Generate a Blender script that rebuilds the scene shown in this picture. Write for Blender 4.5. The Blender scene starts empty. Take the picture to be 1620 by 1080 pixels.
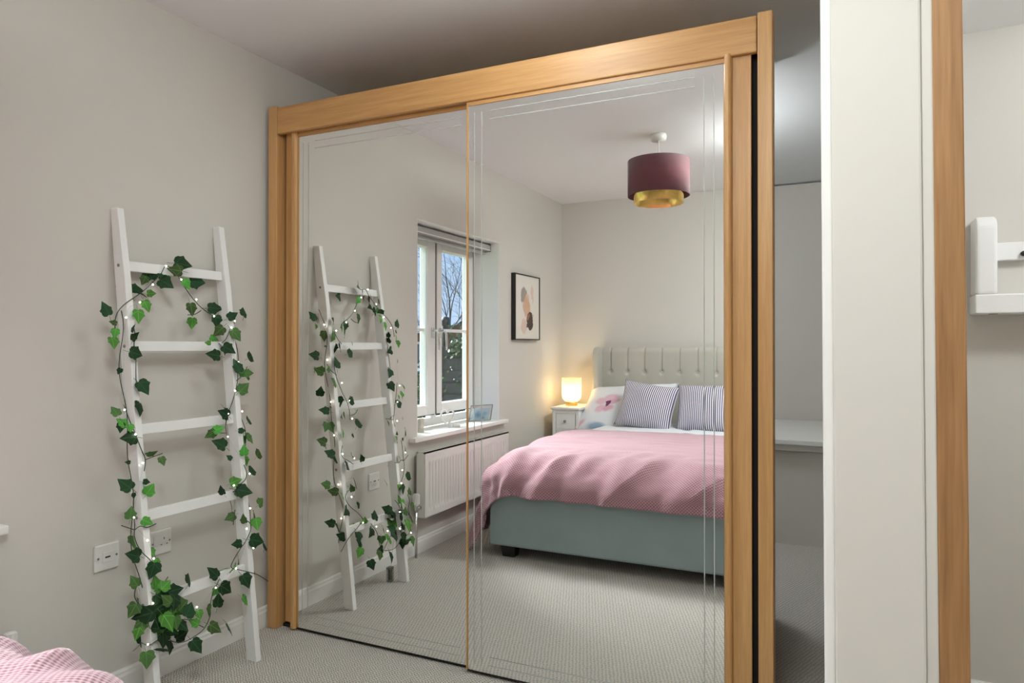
import bpy, bmesh, math, random
from mathutils import Vector, Matrix, noise

# ------------------------------------------------------------------ camera
F_PX, YAW, PITCH, ROLL, CAM_H = 1115.0, .4491, .0061, .0005, 1.184
CX, CY, CAM_X = 810.0, 540.0, 2.242
fw = Vector((-math.sin(YAW)*math.cos(PITCH), math.cos(YAW)*math.cos(PITCH), math.sin(PITCH)))
r0 = Vector((math.cos(YAW), math.sin(YAW), 0)); u0 = r0.cross(fw)
rt = r0*math.cos(ROLL) + u0*math.sin(ROLL); up = -r0*math.sin(ROLL) + u0*math.cos(ROLL)
CAM = Vector((CAM_X, 0, CAM_H))
scene = bpy.context.scene
col = scene.collection
cd = bpy.data.cameras.new('camera'); cd.sensor_width = 36; cd.lens = F_PX/1620*36
cd.clip_start = .02; cd.clip_end = 300
co = bpy.data.objects.new('camera', cd); col.objects.link(co)
m = Matrix.Identity(4)
for i in range(3):
    m[i][0] = rt[i]; m[i][1] = up[i]; m[i][2] = -fw[i]; m[i][3] = CAM[i]
co.matrix_world = m
scene.camera = co

# ------------------------------------------------------------------ world, sun, exposure
vs = scene.view_settings
vs.view_transform = 'Standard'; vs.look = 'None'; vs.gamma = 1; vs.use_curve_mapping = False
vs.exposure = 0.52
SKY_K = .88
w = bpy.data.worlds.new('sky'); scene.world = w; w.use_nodes = True
nt = w.node_tree; nt.nodes.clear()
o_ = nt.nodes.new('ShaderNodeOutputWorld'); bg = nt.nodes.new('ShaderNodeBackground')
tc = nt.nodes.new('ShaderNodeTexCoord'); sx = nt.nodes.new('ShaderNodeSeparateXYZ'); cr = nt.nodes.new('ShaderNodeValToRGB')
nt.links.new(tc.outputs['Generated'], sx.inputs[0]); nt.links.new(sx.outputs['Z'], cr.inputs[0])
cr.color_ramp.elements[0].position = 0.0; cr.color_ramp.elements[0].color = (.52, .69, .93, 1)
cr.color_ramp.elements[1].position = .45; cr.color_ramp.elements[1].color = (.20, .42, .85, 1)
nt.links.new(cr.outputs[0], bg.inputs[0]); bg.inputs[1].default_value = SKY_K
nt.links.new(bg.outputs[0], o_.inputs[0])
# soft, hazy sun coming down through the window wall
sl = bpy.data.lights.new('sun', 'SUN'); sl.energy = 13.5; sl.angle = math.radians(44); sl.color = (.96, .99, 1)
so = bpy.data.objects.new('sun', sl); col.objects.link(so)
sun_from = Vector((-.80, -.05, .62)).normalized()
so.rotation_euler = (-sun_from).to_track_quat('-Z', 'Y').to_euler()
so.location = (-6, 0, 6)
FILL_BED_K = 36.0  # strengths of the added fill lights, no such fittings known in the rooms
FILL_WARDROBE_K = 15.0       # added fill light in front of the wardrobe
FILL_LANDING_K = 25.0
FILL_HALL_K = 40.0
# light portal in the window opening (guides sampling only)
pl = bpy.data.lights.new('window_portal', 'AREA'); pl.shape = 'RECTANGLE'; pl.size = 1.1; pl.size_y = 1.25
pl.cycles.is_portal = True
po = bpy.data.objects.new('window_portal', pl); col.objects.link(po); po.location = (-.30, .58, 1.29)
po.rotation_euler = Vector((1, 0, 0)).to_track_quat('-Z', 'Y').to_euler()

MIR_L, MIR_R = 2.262, 2.240      # planes of the two mirror doors
def ray(px, py): return fw + rt*((px-CX)/F_PX) + up*((CY-py)/F_PX)

# ------------------------------------------------------------------ materials
MATS = {}
def new_mat(name):
    mt = bpy.data.materials.new(name); mt.use_nodes = True
    nt = mt.node_tree; b = nt.nodes['Principled BSDF']; MATS[name] = mt
    return mt, nt, b
def srgb(r, g, b):
    f = lambda c: ((c/255+.055)/1.055)**2.4 if c > 10 else c/255/12.92
    return (f(r), f(g), f(b), 1)
def nd(nt, t, **kw):
    n = nt.nodes.new(t)
    for k, v in kw.items():
        if k.startswith('i_'):
            key = k[2:]; n.inputs[int(key) if key.isdigit() else key.replace('_', ' ')].default_value = v
        else: setattr(n, k, v)
    return n
def math_n(nt, op, a, b=None, c=None, clamp=False):
    n = nt.nodes.new('ShaderNodeMath'); n.operation = op; n.use_clamp = clamp
    for i, v in enumerate((a, b, c)):
        if v is None: continue
        if isinstance(v, (int, float)): n.inputs[i].default_value = v
        else: nt.links.new(v, n.inputs[i])
    return n.outputs[0]
def mix_n(nt, fac, a, b):
    n = nt.nodes.new('ShaderNodeMix'); n.data_type = 'RGBA'
    for s, v in (('Factor', fac), ('A', a), ('B', b)):
        inp = [i for i in n.inputs if i.name == s and (i.type == 'VALUE' if s == 'Factor' else i.type == 'RGBA')][0]
        if isinstance(v, (tuple, float, int)): inp.default_value = v
        else: nt.links.new(v, inp)
    return [o for o in n.outputs if o.type == 'RGBA'][0]
def bump(nt, b, height, strength=.3, dist=.002):
    n = nd(nt, 'ShaderNodeBump'); n.inputs['Strength'].default_value = strength; n.inputs['Distance'].default_value = dist
    nt.links.new(height, n.inputs['Height']); nt.links.new(n.outputs[0], b.inputs['Normal'])
def simple(name, c, rough=.5, metal=0, var=.06, scale=8, bmp=0, bscale=60, spec=.5, coat=0):
    mt, nt, b = new_mat(name)
    tc = nd(nt, 'ShaderNodeTexCoord'); nz = nd(nt, 'ShaderNodeTexNoise'); nz.inputs['Scale'].default_value = scale
    nz.inputs['Detail'].default_value = 4
    nt.links.new(tc.outputs['Object'], nz.inputs['Vector'])
    c2 = tuple(max(0, x*(1-var)) for x in c[:3]) + (1,); c1 = tuple(min(1, x*(1+var)) for x in c[:3]) + (1,)
    nt.links.new(mix_n(nt, nz.outputs[0], c1, c2), b.inputs['Base Color'])
    b.inputs['Roughness'].default_value = rough; b.inputs['Metallic'].default_value = metal
    b.inputs['Specular IOR Level'].default_value = spec
    b.inputs['Coat Weight'].default_value = coat
    if bmp:
        n2 = nd(nt, 'ShaderNodeTexNoise'); n2.inputs['Scale'].default_value = bscale; n2.inputs['Detail'].default_value = 3
        nt.links.new(tc.outputs['Object'], n2.inputs['Vector']); bump(nt, b, n2.outputs[0], bmp)
    return mt
def wood(name, c1, c2, axis='Z', scale=1.0, rough=.42):
    mt, nt, b = new_mat(name)
    tc = nd(nt, 'ShaderNodeTexCoord'); mp = nd(nt, 'ShaderNodeMapping')
    s = {'X': (.6, 14, 14), 'Y': (14, .6, 14), 'Z': (14, 14, .6)}[axis]
    mp.inputs['Scale'].default_value = [v*scale for v in s]
    nt.links.new(tc.outputs['Object'], mp.inputs[0])
    n1 = nd(nt, 'ShaderNodeTexNoise'); n1.inputs['Scale'].default_value = 2.2; n1.inputs['Detail'].default_value = 6
    n1.inputs['Distortion'].default_value = .8
    nt.links.new(mp.outputs[0], n1.inputs['Vector'])
    n2 = nd(nt, 'ShaderNodeTexNoise'); n2.inputs['Scale'].default_value = 16; n2.inputs['Detail'].default_value = 3
    nt.links.new(mp.outputs[0], n2.inputs['Vector'])
    f = math_n(nt, 'ADD', math_n(nt, 'MULTIPLY', n1.outputs[0], .65), math_n(nt, 'MULTIPLY', n2.outputs[0], .35))
    cr = nd(nt, 'ShaderNodeValToRGB'); cr.color_ramp.elements[0].position = .36; cr.color_ramp.elements[1].position = .66
    cr.color_ramp.elements[0].color = c2; cr.color_ramp.elements[1].color = c1
    nt.links.new(f, cr.inputs[0]); nt.links.new(cr.outputs[0], b.inputs['Base Color'])
    b.inputs['Roughness'].default_value = rough
    bump(nt, b, n2.outputs[0], .08, .001)
    return mt
def emit(name, c, k):
    mt, nt, b = new_mat(name)
    b.inputs['Base Color'].default_value = (.8, .8, .8, 1)
    b.inputs['Emission Color'].default_value = c; b.inputs['Emission Strength'].default_value = k
    return mt

simple('wall', srgb(210, 205, 197), .9, var=.015, scale=3, bmp=.05, bscale=220, spec=.2)
simple('ceiling', srgb(242, 242, 242), .95, var=.01, scale=2, bmp=.04, bscale=150, spec=.1)
simple('white_gloss', srgb(232, 230, 225), .35, var=.015)
simple('white_paint', srgb(236, 235, 232), .5, var=.02, bmp=.05, bscale=40)
simple('upvc', srgb(238, 237, 233), .3, var=.01)
simple('radiator_white', srgb(226, 223, 217), .4, var=.01)
simple('plastic_white', srgb(226, 224, 218), .3, var=.01)
simple('plastic_grey', srgb(120, 118, 112), .35)
simple('black_gap', (.012, .009, .007, 1), .8)
simple('black', (.012, .012, .013, 1), .45)
simple('chrome', (.75, .75, .75, 1), .15, 1, var=.02)
simple('steel_screw', (.28, .27, .26, 1), .35, .9)
simple('gasket', (.03, .03, .03, 1), .6)
simple('blind_grey', srgb(176, 174, 170), .7, var=.04, scale=30)
wood('oak_v', srgb(209, 163, 108), srgb(186, 138, 84), 'Z')
wood('oak_h', srgb(206, 158, 102), srgb(184, 134, 80), 'X')
wood('oak_door', srgb(172, 128, 82), srgb(128, 88, 50), 'Z', .8, .5)
simple('velvet_green', srgb(152, 167, 168), .85, var=.12, scale=5, bmp=.15, bscale=300, spec=.2)
MATS['velvet_green'].node_tree.nodes['Principled BSDF'].inputs['Sheen Weight'].default_value = .35
simple('velvet_headboard', srgb(188, 184, 172), .85, var=.08, scale=6, bmp=.1, bscale=300, spec=.2)
MATS['velvet_headboard'].node_tree.nodes['Principled BSDF'].inputs['Sheen Weight'].default_value = .35
simple('velvet_pink', srgb(104, 60, 65), .85, var=.14, scale=9, bmp=.1, bscale=200, spec=.2)
MATS['velvet_pink'].node_tree.nodes['Principled BSDF'].inputs['Sheen Weight'].default_value = .3
simple('gold', (.80, .53, .16, 1), .22, 1, var=.05)
simple('brass', (.72, .48, .16, 1), .3, 1, var=.05)
simple('vine', (.035, .055, .03, 1), .6)
simple('wire', (.35, .36, .33, 1), .3, .3)
simple('tealight', srgb(236, 234, 228), .5)
simple('candle', srgb(196, 190, 176), .35, var=.08, scale=6)
emit('led', (1, .95, .82, 1), 16)

def mirror_mat():
    mt, nt, b = new_mat('mirror')
    b.inputs['Base Color'].default_value = (.955, .955, .945, 1); b.inputs['Metallic'].default_value = 1
    b.inputs['Roughness'].default_value = 0.0; b.inputs['Specular Tint'].default_value = (.955, .955, .945, 1)
mirror_mat()
simple('etched', srgb(176, 178, 174), .45, var=.01)
def glass_mat(name, tint=(1, 1, 1, 1), refl=.06):
    mt = bpy.data.materials.new(name); mt.use_nodes = True; MATS[name] = mt
    nt = mt.node_tree; nt.nodes.clear()
    o = nd(nt, 'ShaderNodeOutputMaterial'); t = nd(nt, 'ShaderNodeBsdfTransparent'); g = nd(nt, 'ShaderNodeBsdfGlossy')
    g.inputs['Roughness'].default_value = .0; t.inputs[0].default_value = tint
    ms = nd(nt, 'ShaderNodeMixShader'); ms.inputs[0].default_value = refl
    nt.links.new(t.outputs[0], ms.inputs[1]); nt.links.new(g.outputs[0], ms.inputs[2]); nt.links.new(ms.outputs[0], o.inputs[0])
glass_mat('window_glass', (.97, .98, .975, 1), .05)
glass_mat('clear_plastic', (.80, .81, .80, 1), .12)

def leaf_mat(name, c, c2):
    mt, nt, b = new_mat(name)
    tc = nd(nt, 'ShaderNodeTexCoord'); sp = nd(nt, 'ShaderNodeSeparateXYZ'); nt.links.new(tc.outputs['Object'], sp.inputs[0])
    ax = math_n(nt, 'ABSOLUTE', sp.outputs['X'])
    mid = math_n(nt, 'LESS_THAN', ax, .022)
    # two side veins running to the lobes
    v = math_n(nt, 'ABSOLUTE', math_n(nt, 'SUBTRACT', sp.outputs['Y'], math_n(nt, 'ADD', math_n(nt, 'MULTIPLY', ax, .75), .06)))
    side = math_n(nt, 'LESS_THAN', v, .018)
    vein = math_n(nt, 'MAXIMUM', mid, side)
    nz = nd(nt, 'ShaderNodeTexNoise'); nz.inputs['Scale'].default_value = 5; nt.links.new(tc.outputs['Object'], nz.inputs['Vector'])
    oi = nd(nt, 'ShaderNodeObjectInfo')
    base = mix_n(nt, nz.outputs[0], c, c2)
    hs = nd(nt, 'ShaderNodeHueSaturation'); nt.links.new(base, hs.inputs['Color'])
    nt.links.new(math_n(nt, 'ADD', math_n(nt, 'MULTIPLY', oi.outputs['Random'], .7), .65), hs.inputs['Value'])
    nt.links.new(math_n(nt, 'ADD', math_n(nt, 'MULTIPLY', oi.outputs['Random'], .03), .485), hs.inputs['Hue'])
    vc = tuple(min(1, x*2.2+.03) for x in c[:3]) + (1,)
    nt.links.new(mix_n(nt, math_n(nt, 'MULTIPLY', vein, .6), hs.outputs[0], vc), b.inputs['Base Color'])
    b.inputs['Roughness'].default_value = .6; b.inputs['Specular IOR Level'].default_value = .18
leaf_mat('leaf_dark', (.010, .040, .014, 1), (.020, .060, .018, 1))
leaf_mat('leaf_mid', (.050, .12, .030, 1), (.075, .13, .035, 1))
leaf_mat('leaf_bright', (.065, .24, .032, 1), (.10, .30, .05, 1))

def carpet_mat():
    mt, nt, b = new_mat('carpet')
    tc = nd(nt, 'ShaderNodeTexCoord'); mp = nd(nt, 'ShaderNodeMapping'); mp.inputs['Rotation'].default_value = (0, 0, math.radians(20))
    nt.links.new(tc.outputs['Object'], mp.inputs[0])
    nzw = nd(nt, 'ShaderNodeTexNoise'); nzw.inputs['Scale'].default_value = 35
    nt.links.new(tc.outputs['Object'], nzw.inputs['Vector'])
    sp = nd(nt, 'ShaderNodeSeparateXYZ'); nt.links.new(mp.outputs[0], sp.inputs[0])
    wob = math_n(nt, 'MULTIPLY', math_n(nt, 'SUBTRACT', nzw.outputs[0], .5), .012)
    kx, ky = 2*math.pi/.0135, 2*math.pi/.0095
    rowi = math_n(nt, 'FLOOR', math_n(nt, 'DIVIDE', math_n(nt, 'ADD', sp.outputs['X'], wob), .0135))
    sh = math_n(nt, 'MULTIPLY', rowi, math.pi)
    a = math_n(nt, 'SINE', math_n(nt, 'MULTIPLY', math_n(nt, 'ADD', sp.outputs['X'], wob), kx))
    c = math_n(nt, 'SINE', math_n(nt, 'ADD', math_n(nt, 'MULTIPLY', math_n(nt, 'ADD', sp.outputs['Y'], wob), ky), sh))
    h = math_n(nt, 'ADD', math_n(nt, 'ADD', math_n(nt, 'MULTIPLY', a, .15), math_n(nt, 'MULTIPLY', c, .33)), .5)
    fine = nd(nt, 'ShaderNodeTexNoise'); fine.inputs['Scale'].default_value = 420; fine.inputs['Detail'].default_value = 2
    nt.links.new(tc.outputs['Object'], fine.inputs['Vector'])
    h2 = math_n(nt, 'ADD', math_n(nt, 'MULTIPLY', h, .8), math_n(nt, 'MULTIPLY', fine.outputs[0], .25))
    cr = nd(nt, 'ShaderNodeValToRGB'); cr.color_ramp.elements[0].position = .18; cr.color_ramp.elements[1].position = .62
    cr.color_ramp.elements[0].color = srgb(134, 127, 118); cr.color_ramp.elements[1].color = srgb(212, 207, 199)
    nt.links.new(h2, cr.inputs[0]); nt.links.new(cr.outputs[0], b.inputs['Base Color'])
    b.inputs['Roughness'].default_value = .95; b.inputs['Specular IOR Level'].default_value = .1
    bump(nt, b, h2, .8, .006)
carpet_mat()

def throw_mat():
    mt, nt, b = new_mat('throw')
    uv = nd(nt, 'ShaderNodeUVMap'); sp = nd(nt, 'ShaderNodeSeparateXYZ'); nt.links.new(uv.outputs[0], sp.inputs[0])
    k = math.pi/.0080
    a = math_n(nt, 'MULTIPLY', math_n(nt, 'SINE', math_n(nt, 'MULTIPLY', sp.outputs['X'], k)), math_n(nt, 'SINE', math_n(nt, 'MULTIPLY', sp.outputs['Y'], k)))
    h = math_n(nt, 'ADD', math_n(nt, 'MULTIPLY', a, .5), .5)
    cr = nd(nt, 'ShaderNodeValToRGB'); cr.color_ramp.elements[0].position = .1; cr.color_ramp.elements[1].position = .7
    cr.color_ramp.elements[0].color = srgb(143, 97, 107); cr.color_ramp.elements[1].color = srgb(192, 151, 161)
    nt.links.new(h, cr.inputs[0]); nt.links.new(cr.outputs[0], b.inputs['Base Color'])
    b.inputs['Roughness'].default_value = .9; b.inputs['Sheen Weight'].default_value = .4
    b.inputs['Specular IOR Level'].default_value = .15
    bump(nt, b, h, .6, .005)
throw_mat()

def ellipse_mask(nt, uvx, uvy, cx, cy, rx, ry, ang=0, soft=.25):
    dx = math_n(nt, 'SUBTRACT', uvx, cx); dy = math_n(nt, 'SUBTRACT', uvy, cy)
    c, s = math.cos(math.radians(ang)), math.sin(math.radians(ang))
    a = math_n(nt, 'DIVIDE', math_n(nt, 'ADD', math_n(nt, 'MULTIPLY', dx, c), math_n(nt, 'MULTIPLY', dy, s)), rx)
    b = math_n(nt, 'DIVIDE', math_n(nt, 'SUBTRACT', math_n(nt, 'MULTIPLY', dy, c), math_n(nt, 'MULTIPLY', dx, s)), ry)
    d = math_n(nt, 'SQRT', math_n(nt, 'ADD', math_n(nt, 'MULTIPLY', a, a), math_n(nt, 'MULTIPLY', b, b)))
    return math_n(nt, 'DIVIDE', math_n(nt, 'SUBTRACT', 1.0, d), soft, clamp=True)
def print_mat(name, base, shapes, rough=.85, wob=.02):
    mt, nt, b = new_mat(name)
    uv = nd(nt, 'ShaderNodeUVMap'); nz = nd(nt, 'ShaderNodeTexNoise'); nz.inputs['Scale'].default_value = 9
    nt.links.new(uv.outputs[0], nz.inputs['Vector'])
    sp = nd(nt, 'ShaderNodeSeparateXYZ'); nt.links.new(uv.outputs[0], sp.inputs[0])
    wv = math_n(nt, 'MULTIPLY', math_n(nt, 'SUBTRACT', nz.outputs[0], .5), wob*4)
    x = math_n(nt, 'ADD', sp.outputs['X'], wv); y = math_n(nt, 'ADD', sp.outputs['Y'], wv)
    cur = base
    for (cx, cy, rx, ry, ang, colr, alpha, soft) in shapes:
        msk = math_n(nt, 'MULTIPLY', ellipse_mask(nt, x, y, cx, cy, rx, ry, ang, soft), alpha)
        cur = mix_n(nt, msk, cur, colr)
    if isinstance(cur, tuple): b.inputs['Base Color'].default_value = cur
    else: nt.links.new(cur, b.inputs['Base Color'])
    b.inputs['Roughness'].default_value = rough; b.inputs['Specular IOR Level'].default_value = .2
    return mt
PK, PK2, PLUM, BL, BL2 = srgb(226, 168, 186), srgb(212, 140, 165), srgb(112, 44, 78), srgb(120, 150, 182), srgb(70, 84, 112)
def flower(cx, cy, s):
    out = []
    for a in (20, 100, 165, 235, 310):
        r = math.radians(a)
        out.append((cx+.075*s*math.cos(r), cy+.12*s*math.sin(r), .085*s, .075*s, a, PK if a % 2 == 0 else PK2, .70, .45))
    out.append((cx-.01*s, cy, .026*s, .075*s, 0, PLUM, .95, .3))
    return out
WHITE_C = srgb(226, 228, 232)
print_mat('floral', WHITE_C, flower(.66, .52, 1.05) + flower(.12, .42, 1.1) + [(.68, .10, .13, .08, 5, BL, .75, .5),
          (.90, .16, .07, .12, 30, srgb(214, 150, 160), .7, .5), (.965, .20, .022, .06, 20, PLUM, .9, .4), (.45, .85, .08, .05, 20, PK, .4, .6), (.38, .2, .06, .1, 20, srgb(160, 60, 80), .7, .5)])
print_mat('floral_duvet', WHITE_C, [(.15+.11*i+.05*((i*7) % 3), .08+.11*((i*5) % 9), .045, .022, i*37 % 180, (BL, PK, BL2, PK2, PLUM)[i % 5], .75, .5) for i in range(8)]
          + [(.1+.1*i, .30+.025*((i*3) % 4), .035, .010, i*23 % 60-20, (PLUM, BL, BL2, PK)[i % 4], .75, .5) for i in range(9)], wob=.01)
def stripe_mat():
    mt, nt, b = new_mat('striped')
    uv = nd(nt, 'ShaderNodeUVMap'); sp = nd(nt, 'ShaderNodeSeparateXYZ'); nt.links.new(uv.outputs[0], sp.inputs[0])
    s = math_n(nt, 'FRACT', math_n(nt, 'MULTIPLY', sp.outputs['X'], 30))
    m1 = math_n(nt, 'GREATER_THAN', s, .46)
    nt.links.new(mix_n(nt, m1, srgb(238, 234, 236), srgb(92, 88, 118)), b.inputs['Base Color'])
    b.inputs['Roughness'].default_value = .85
stripe_mat()
CREAM = srgb(222, 216, 206)
print_mat('art_print', CREAM, [(.70, .72, .055, .17, 4, srgb(218, 186, 174), .8, .25), (.34, .70, .12, .15, -20, srgb(150, 136, 128), .85, .2),
          (.50, .60, .12, .13, -10, srgb(224, 190, 178), .8, .2), (.47, .52, .17, .17, -25, srgb(205, 162, 132), .85, .2),
          (.60, .28, .16, .15, -25, srgb(64, 44, 38), .95, .12), (.52, .35, .07, .05, 30, srgb(190, 140, 120), .55, .4),
          (.35, .20, .12, .13, 10, srgb(216, 182, 168), .8, .2)], .6, .035)
print_mat('blue_photo', srgb(176, 200, 214), [(.35, .45, .30, .40, 20, srgb(70, 120, 158), .85, .7), (.70, .45, .25, .35, -20, srgb(112, 160, 190), .8, .8),
          (.65, .15, .18, .16, 0, srgb(70, 84, 104), .7, .8)], .3, .03)
# exterior
simple('fence_dark', (.007, .010, .013, 1), .55, var=.3, scale=20, bmp=.2)
simple('grass', (.10, .17, .05, 1), .95, var=.3, scale=3)
simple('tarmac', (.12, .12, .12, 1), .9)
simple('brick', (.26, .10, .07, 1), .9, var=.25, scale=12)
simple('roof_tile', (.10, .09, .095, 1), .8, var=.2, scale=6)
simple('roof_slate', (.07, .10, .13, 1), .8, var=.2, scale=6)
simple('bark', (.10, .085, .07, 1), .9, var=.3, scale=6)
simple('hedge_leaf', (.030, .060, .014, 1), .35, var=.6, scale=30)
simple('blossom', (.85, .87, .88, 1), .5)
simple('car_paint', (.68, .78, .84, 1), .2, var=.02, coat=.5)
simple('car_glass', (.05, .09, .11, 1), .05)

# ------------------------------------------------------------------ mesh helpers
class MB:
    def __init__(s): s.v = []; s.f = []; s.uv = None; s.sm = []
    def add(s, vs, fs, smooth=False):
        o = len(s.v); s.v += [tuple(v) for v in vs]; s.f += [tuple(i+o for i in f) for f in fs]; s.sm += [smooth]*len(fs); return s
    def box(s, a, b, top_dx=0):
        (x0, y0, z0), (x1, y1, z1) = a, b
        vs = [(x0, y0, z0), (x1, y0, z0), (x1, y1, z0), (x0, y1, z0), (x0+top_dx, y0, z1), (x1+top_dx, y0, z1), (x1+top_dx, y1, z1), (x0+top_dx, y1, z1)]
        return s.add(vs, [(0, 3, 2, 1), (4, 5, 6, 7), (0, 1, 5, 4), (1, 2, 6, 5), (2, 3, 7, 6), (3, 0, 4, 7)])
    def tube(s, pts, r, n=6, cap=True):
        pts = [Vector(p) for p in pts]; rs = r if isinstance(r, (list, tuple)) else [r]*len(pts)
        rings = []; prev = None
        for i, p in enumerate(pts):
            d = (pts[min(i+1, len(pts)-1)] - pts[max(i-1, 0)])
            d = d.normalized() if d.length > 1e-9 else Vector((0, 0, 1))
            a = prev if prev is not None else (Vector((0, 0, 1)) if abs(d.z) < .9 else Vector((1, 0, 0)))
            a = (a - d*a.dot(d)).normalized(); prev = a; b = d.cross(a)
            rings.append([p + (a*math.cos(2*math.pi*k/n) + b*math.sin(2*math.pi*k/n))*rs[i] for k in range(n)])
        vs = [v for rg in rings for v in rg]; fs = []
        for i in range(len(rings)-1):
            for k in range(n): fs.append((i*n+k, i*n+(k+1) % n, (i+1)*n+(k+1) % n, (i+1)*n+k))
        if cap: fs += [tuple(range(n-1, -1, -1)), tuple((len(rings)-1)*n+k for k in range(n))]
        return s.add(vs, fs, True)
    def lathe(s, prof, c=(0, 0, 0), n=32, axis='Z', closed=False):
        vs = []; fs = []
        for (r, h) in prof:
            for k in range(n):
                a = 2*math.pi*k/n; p = (r*math.cos(a), r*math.sin(a), h)
                if axis == 'X': p = (h, p[0], p[1])
                if axis == 'Y': p = (p[0], h, p[1])
                vs.append((p[0]+c[0], p[1]+c[1], p[2]+c[2]))
        m_ = len(prof)
        for i in range(m_-1 if not closed else m_):
            for k in range(n):
                j = (i+1) % m_
                fs.append((i*n+k, i*n+(k+1) % n, j*n+(k+1) % n, j*n+k))
        if not closed:
            if prof[0][0] > 1e-6: fs.append(tuple(range(n-1, -1, -1)))
            if prof[-1][0] > 1e-6: fs.append(tuple((m_-1)*n+k for k in range(n)))
        return s.add(vs, fs, True)
    def extrude(s, outline, depth, plane='XZ', off=0, smooth=False):
        """closed outline (2D) extruded along the third axis from off to off+depth"""
        def P(a, b, c): return {'XZ': (a, c, b), 'YZ': (c, a, b), 'XY': (a, b, c)}[plane]
        n = len(outline); vs = [P(a, b, off) for a, b in outline] + [P(a, b, off+depth) for a, b in outline]
        fs = [tuple(range(n)), tuple(range(2*n-1, n-1, -1))] + [(i, (i+1) % n, n+(i+1) % n, n+i) for i in range(n)]
        return s.add(vs, fs, smooth)
    def grid(s, nu, nv, fn, uvfn=None, smooth=True):
        vs = []; uvs = []
        for j in range(nv+1):
            for i in range(nu+1):
                vs.append(fn(i/nu, j/nv)); uvs.append(uvfn(i/nu, j/nv) if uvfn else (i/nu, j/nv))
        fs = [(j*(nu+1)+i, j*(nu+1)+i+1, (j+1)*(nu+1)+i+1, (j+1)*(nu+1)+i) for j in range(nv) for i in range(nu)]
        s.uv = (s.uv or []) + uvs
        return s.add(vs, fs, smooth)
    def mesh(s, name, mat):
        me = bpy.data.meshes.new(name); me.from_pydata(s.v, [], s.f); me.update()
        bm = bmesh.new(); bm.from_mesh(me)
        if s.uv is None: bmesh.ops.recalc_face_normals(bm, faces=bm.faces)
        bm.to_mesh(me); bm.free()
        me.polygons.foreach_set('use_smooth', s.sm)
        if s.uv is not None:
            ul = me.uv_layers.new(name='UVMap')
            for lp in me.loops: ul.data[lp.index].uv = s.uv[lp.vertex_index]
        if mat: me.materials.append(MATS[mat] if isinstance(mat, str) else mat)
        return me
    def build(s, name, mat, parent=None, bevel=0, loc=None, seg=2):
        o = bpy.data.objects.new(name, s.mesh(name, mat)); col.objects.link(o)
        if parent: o.parent = parent
        if loc: o.location = loc
        if bevel:
            bv = o.modifiers.new('bevel', 'BEVEL'); bv.width = bevel; bv.segments = seg; bv.limit_method = 'ANGLE'
        return o
def thing(name, label, cat, loc=(0, 0, 0), group=None, rz=0):
    o = bpy.data.objects.new(name, None); col.objects.link(o); o.location = loc; o.rotation_euler = (0, 0, rz)
    o.empty_display_size = .05
    return tag(o, label, cat, group)
def tag(o, label, cat, group=None):
    o['label'] = label; o['category'] = cat
    if group: o['group'] = group
    return o
def struct(o, label=None):
    o['kind'] = 'structure'
    if label: o['label'] = label
    return o
def box(name, a, b, mat, parent=None, bevel=0): return MB().box(a, b).build(name, mat, parent, bevel)
def shift(o, v):       # geometry given in world coordinates -> local to a parent standing at v
    o.location = Vector(o.location) - Vector(v); return o

# ------------------------------------------------------------------ the setting
Y_HEAD, Y_BACK, Y_FAR, X_R, CEIL = -1.155, 3.17, 5.70, 4.2, 2.4
Y_HALL = 2.76      # hallway wall right of the oak door
WY0, WY1, WZ0, WZ1 = .034, 1.123, .655, 1.912      # window opening
struct(MB().box((-.3, Y_HEAD-.2, -.12), (X_R+.2, Y_FAR+.2, 0)).build('floor', 'carpet'), 'grey beige loop pile carpet')
struct(box('ceiling', (-.3, Y_HEAD-.2, CEIL), (X_R+.2, Y_BACK+.012, CEIL+.1), 'ceiling'), 'flat white painted ceiling')
struct(box('ceiling_landing', (-.3, Y_BACK+.012, CEIL+.012), (X_R+.2, Y_FAR+.2, CEIL+.1), 'ceiling'), 'white ceiling beyond the opening beside the wardrobe')
wl = MB(); T = -.30
wl.box((T, Y_HEAD-.2, 0), (0, WY0, CEIL)).box((T, WY1, 0), (0, Y_FAR+.2, CEIL)).box((T, WY0, 0), (0, WY1, WZ0)).box((T, WY0, WZ1), (0, WY1, CEIL))
struct(wl.build('wall_left', 'wall'), 'greige painted wall with the window')
struct(box('wall_front', (0, Y_HEAD-.12, 0), (X_R, Y_HEAD, CEIL), 'wall'), 'greige wall behind the headboard')
struct(box('wall_right', (X_R, Y_HEAD-.12, 0), (X_R+.12, Y_FAR+.12, CEIL), 'wall'))
wb = MB(); wb.box((0, Y_BACK, 0), (1.925, Y_BACK+.10, CEIL)).box((2.345, Y_HALL, 0), (X_R, Y_HALL+.10, CEIL))
struct(wb.build('wall_back', 'wall'), 'greige wall behind the wardrobe, carrying the white shelf')
struct(box('wall_landing', (0, Y_FAR, 0), (X_R, Y_FAR+.12, CEIL), 'wall'), 'far wall seen past the wardrobe')
struct(box('ceiling_hall', (2.36, 2.12, 2.222), (X_R, Y_HALL, CEIL), 'ceiling'), 'lowered ceiling over the shelf in the hallway')
# wall nib between wardrobe and oak door
struct(MB().box((2.220, 1.30, 0), (2.353, Y_BACK, CEIL), -.014).build('wall_nib', 'wall', None, .004), 'greige end of a short wall right of the wardrobe')
struct(MB().box((2.202, 1.305, 0), (2.2195, 1.40, CEIL), -.010).build('trim_1', 'white_gloss', None, .004), 'white edge trim on the wall end')
struct(MB().box((2.353, 1.306, 0), (2.3712, 1.40, CEIL), -.016).build('trim_2', 'wall', None, .003), 'pale door lining strip')
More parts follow.
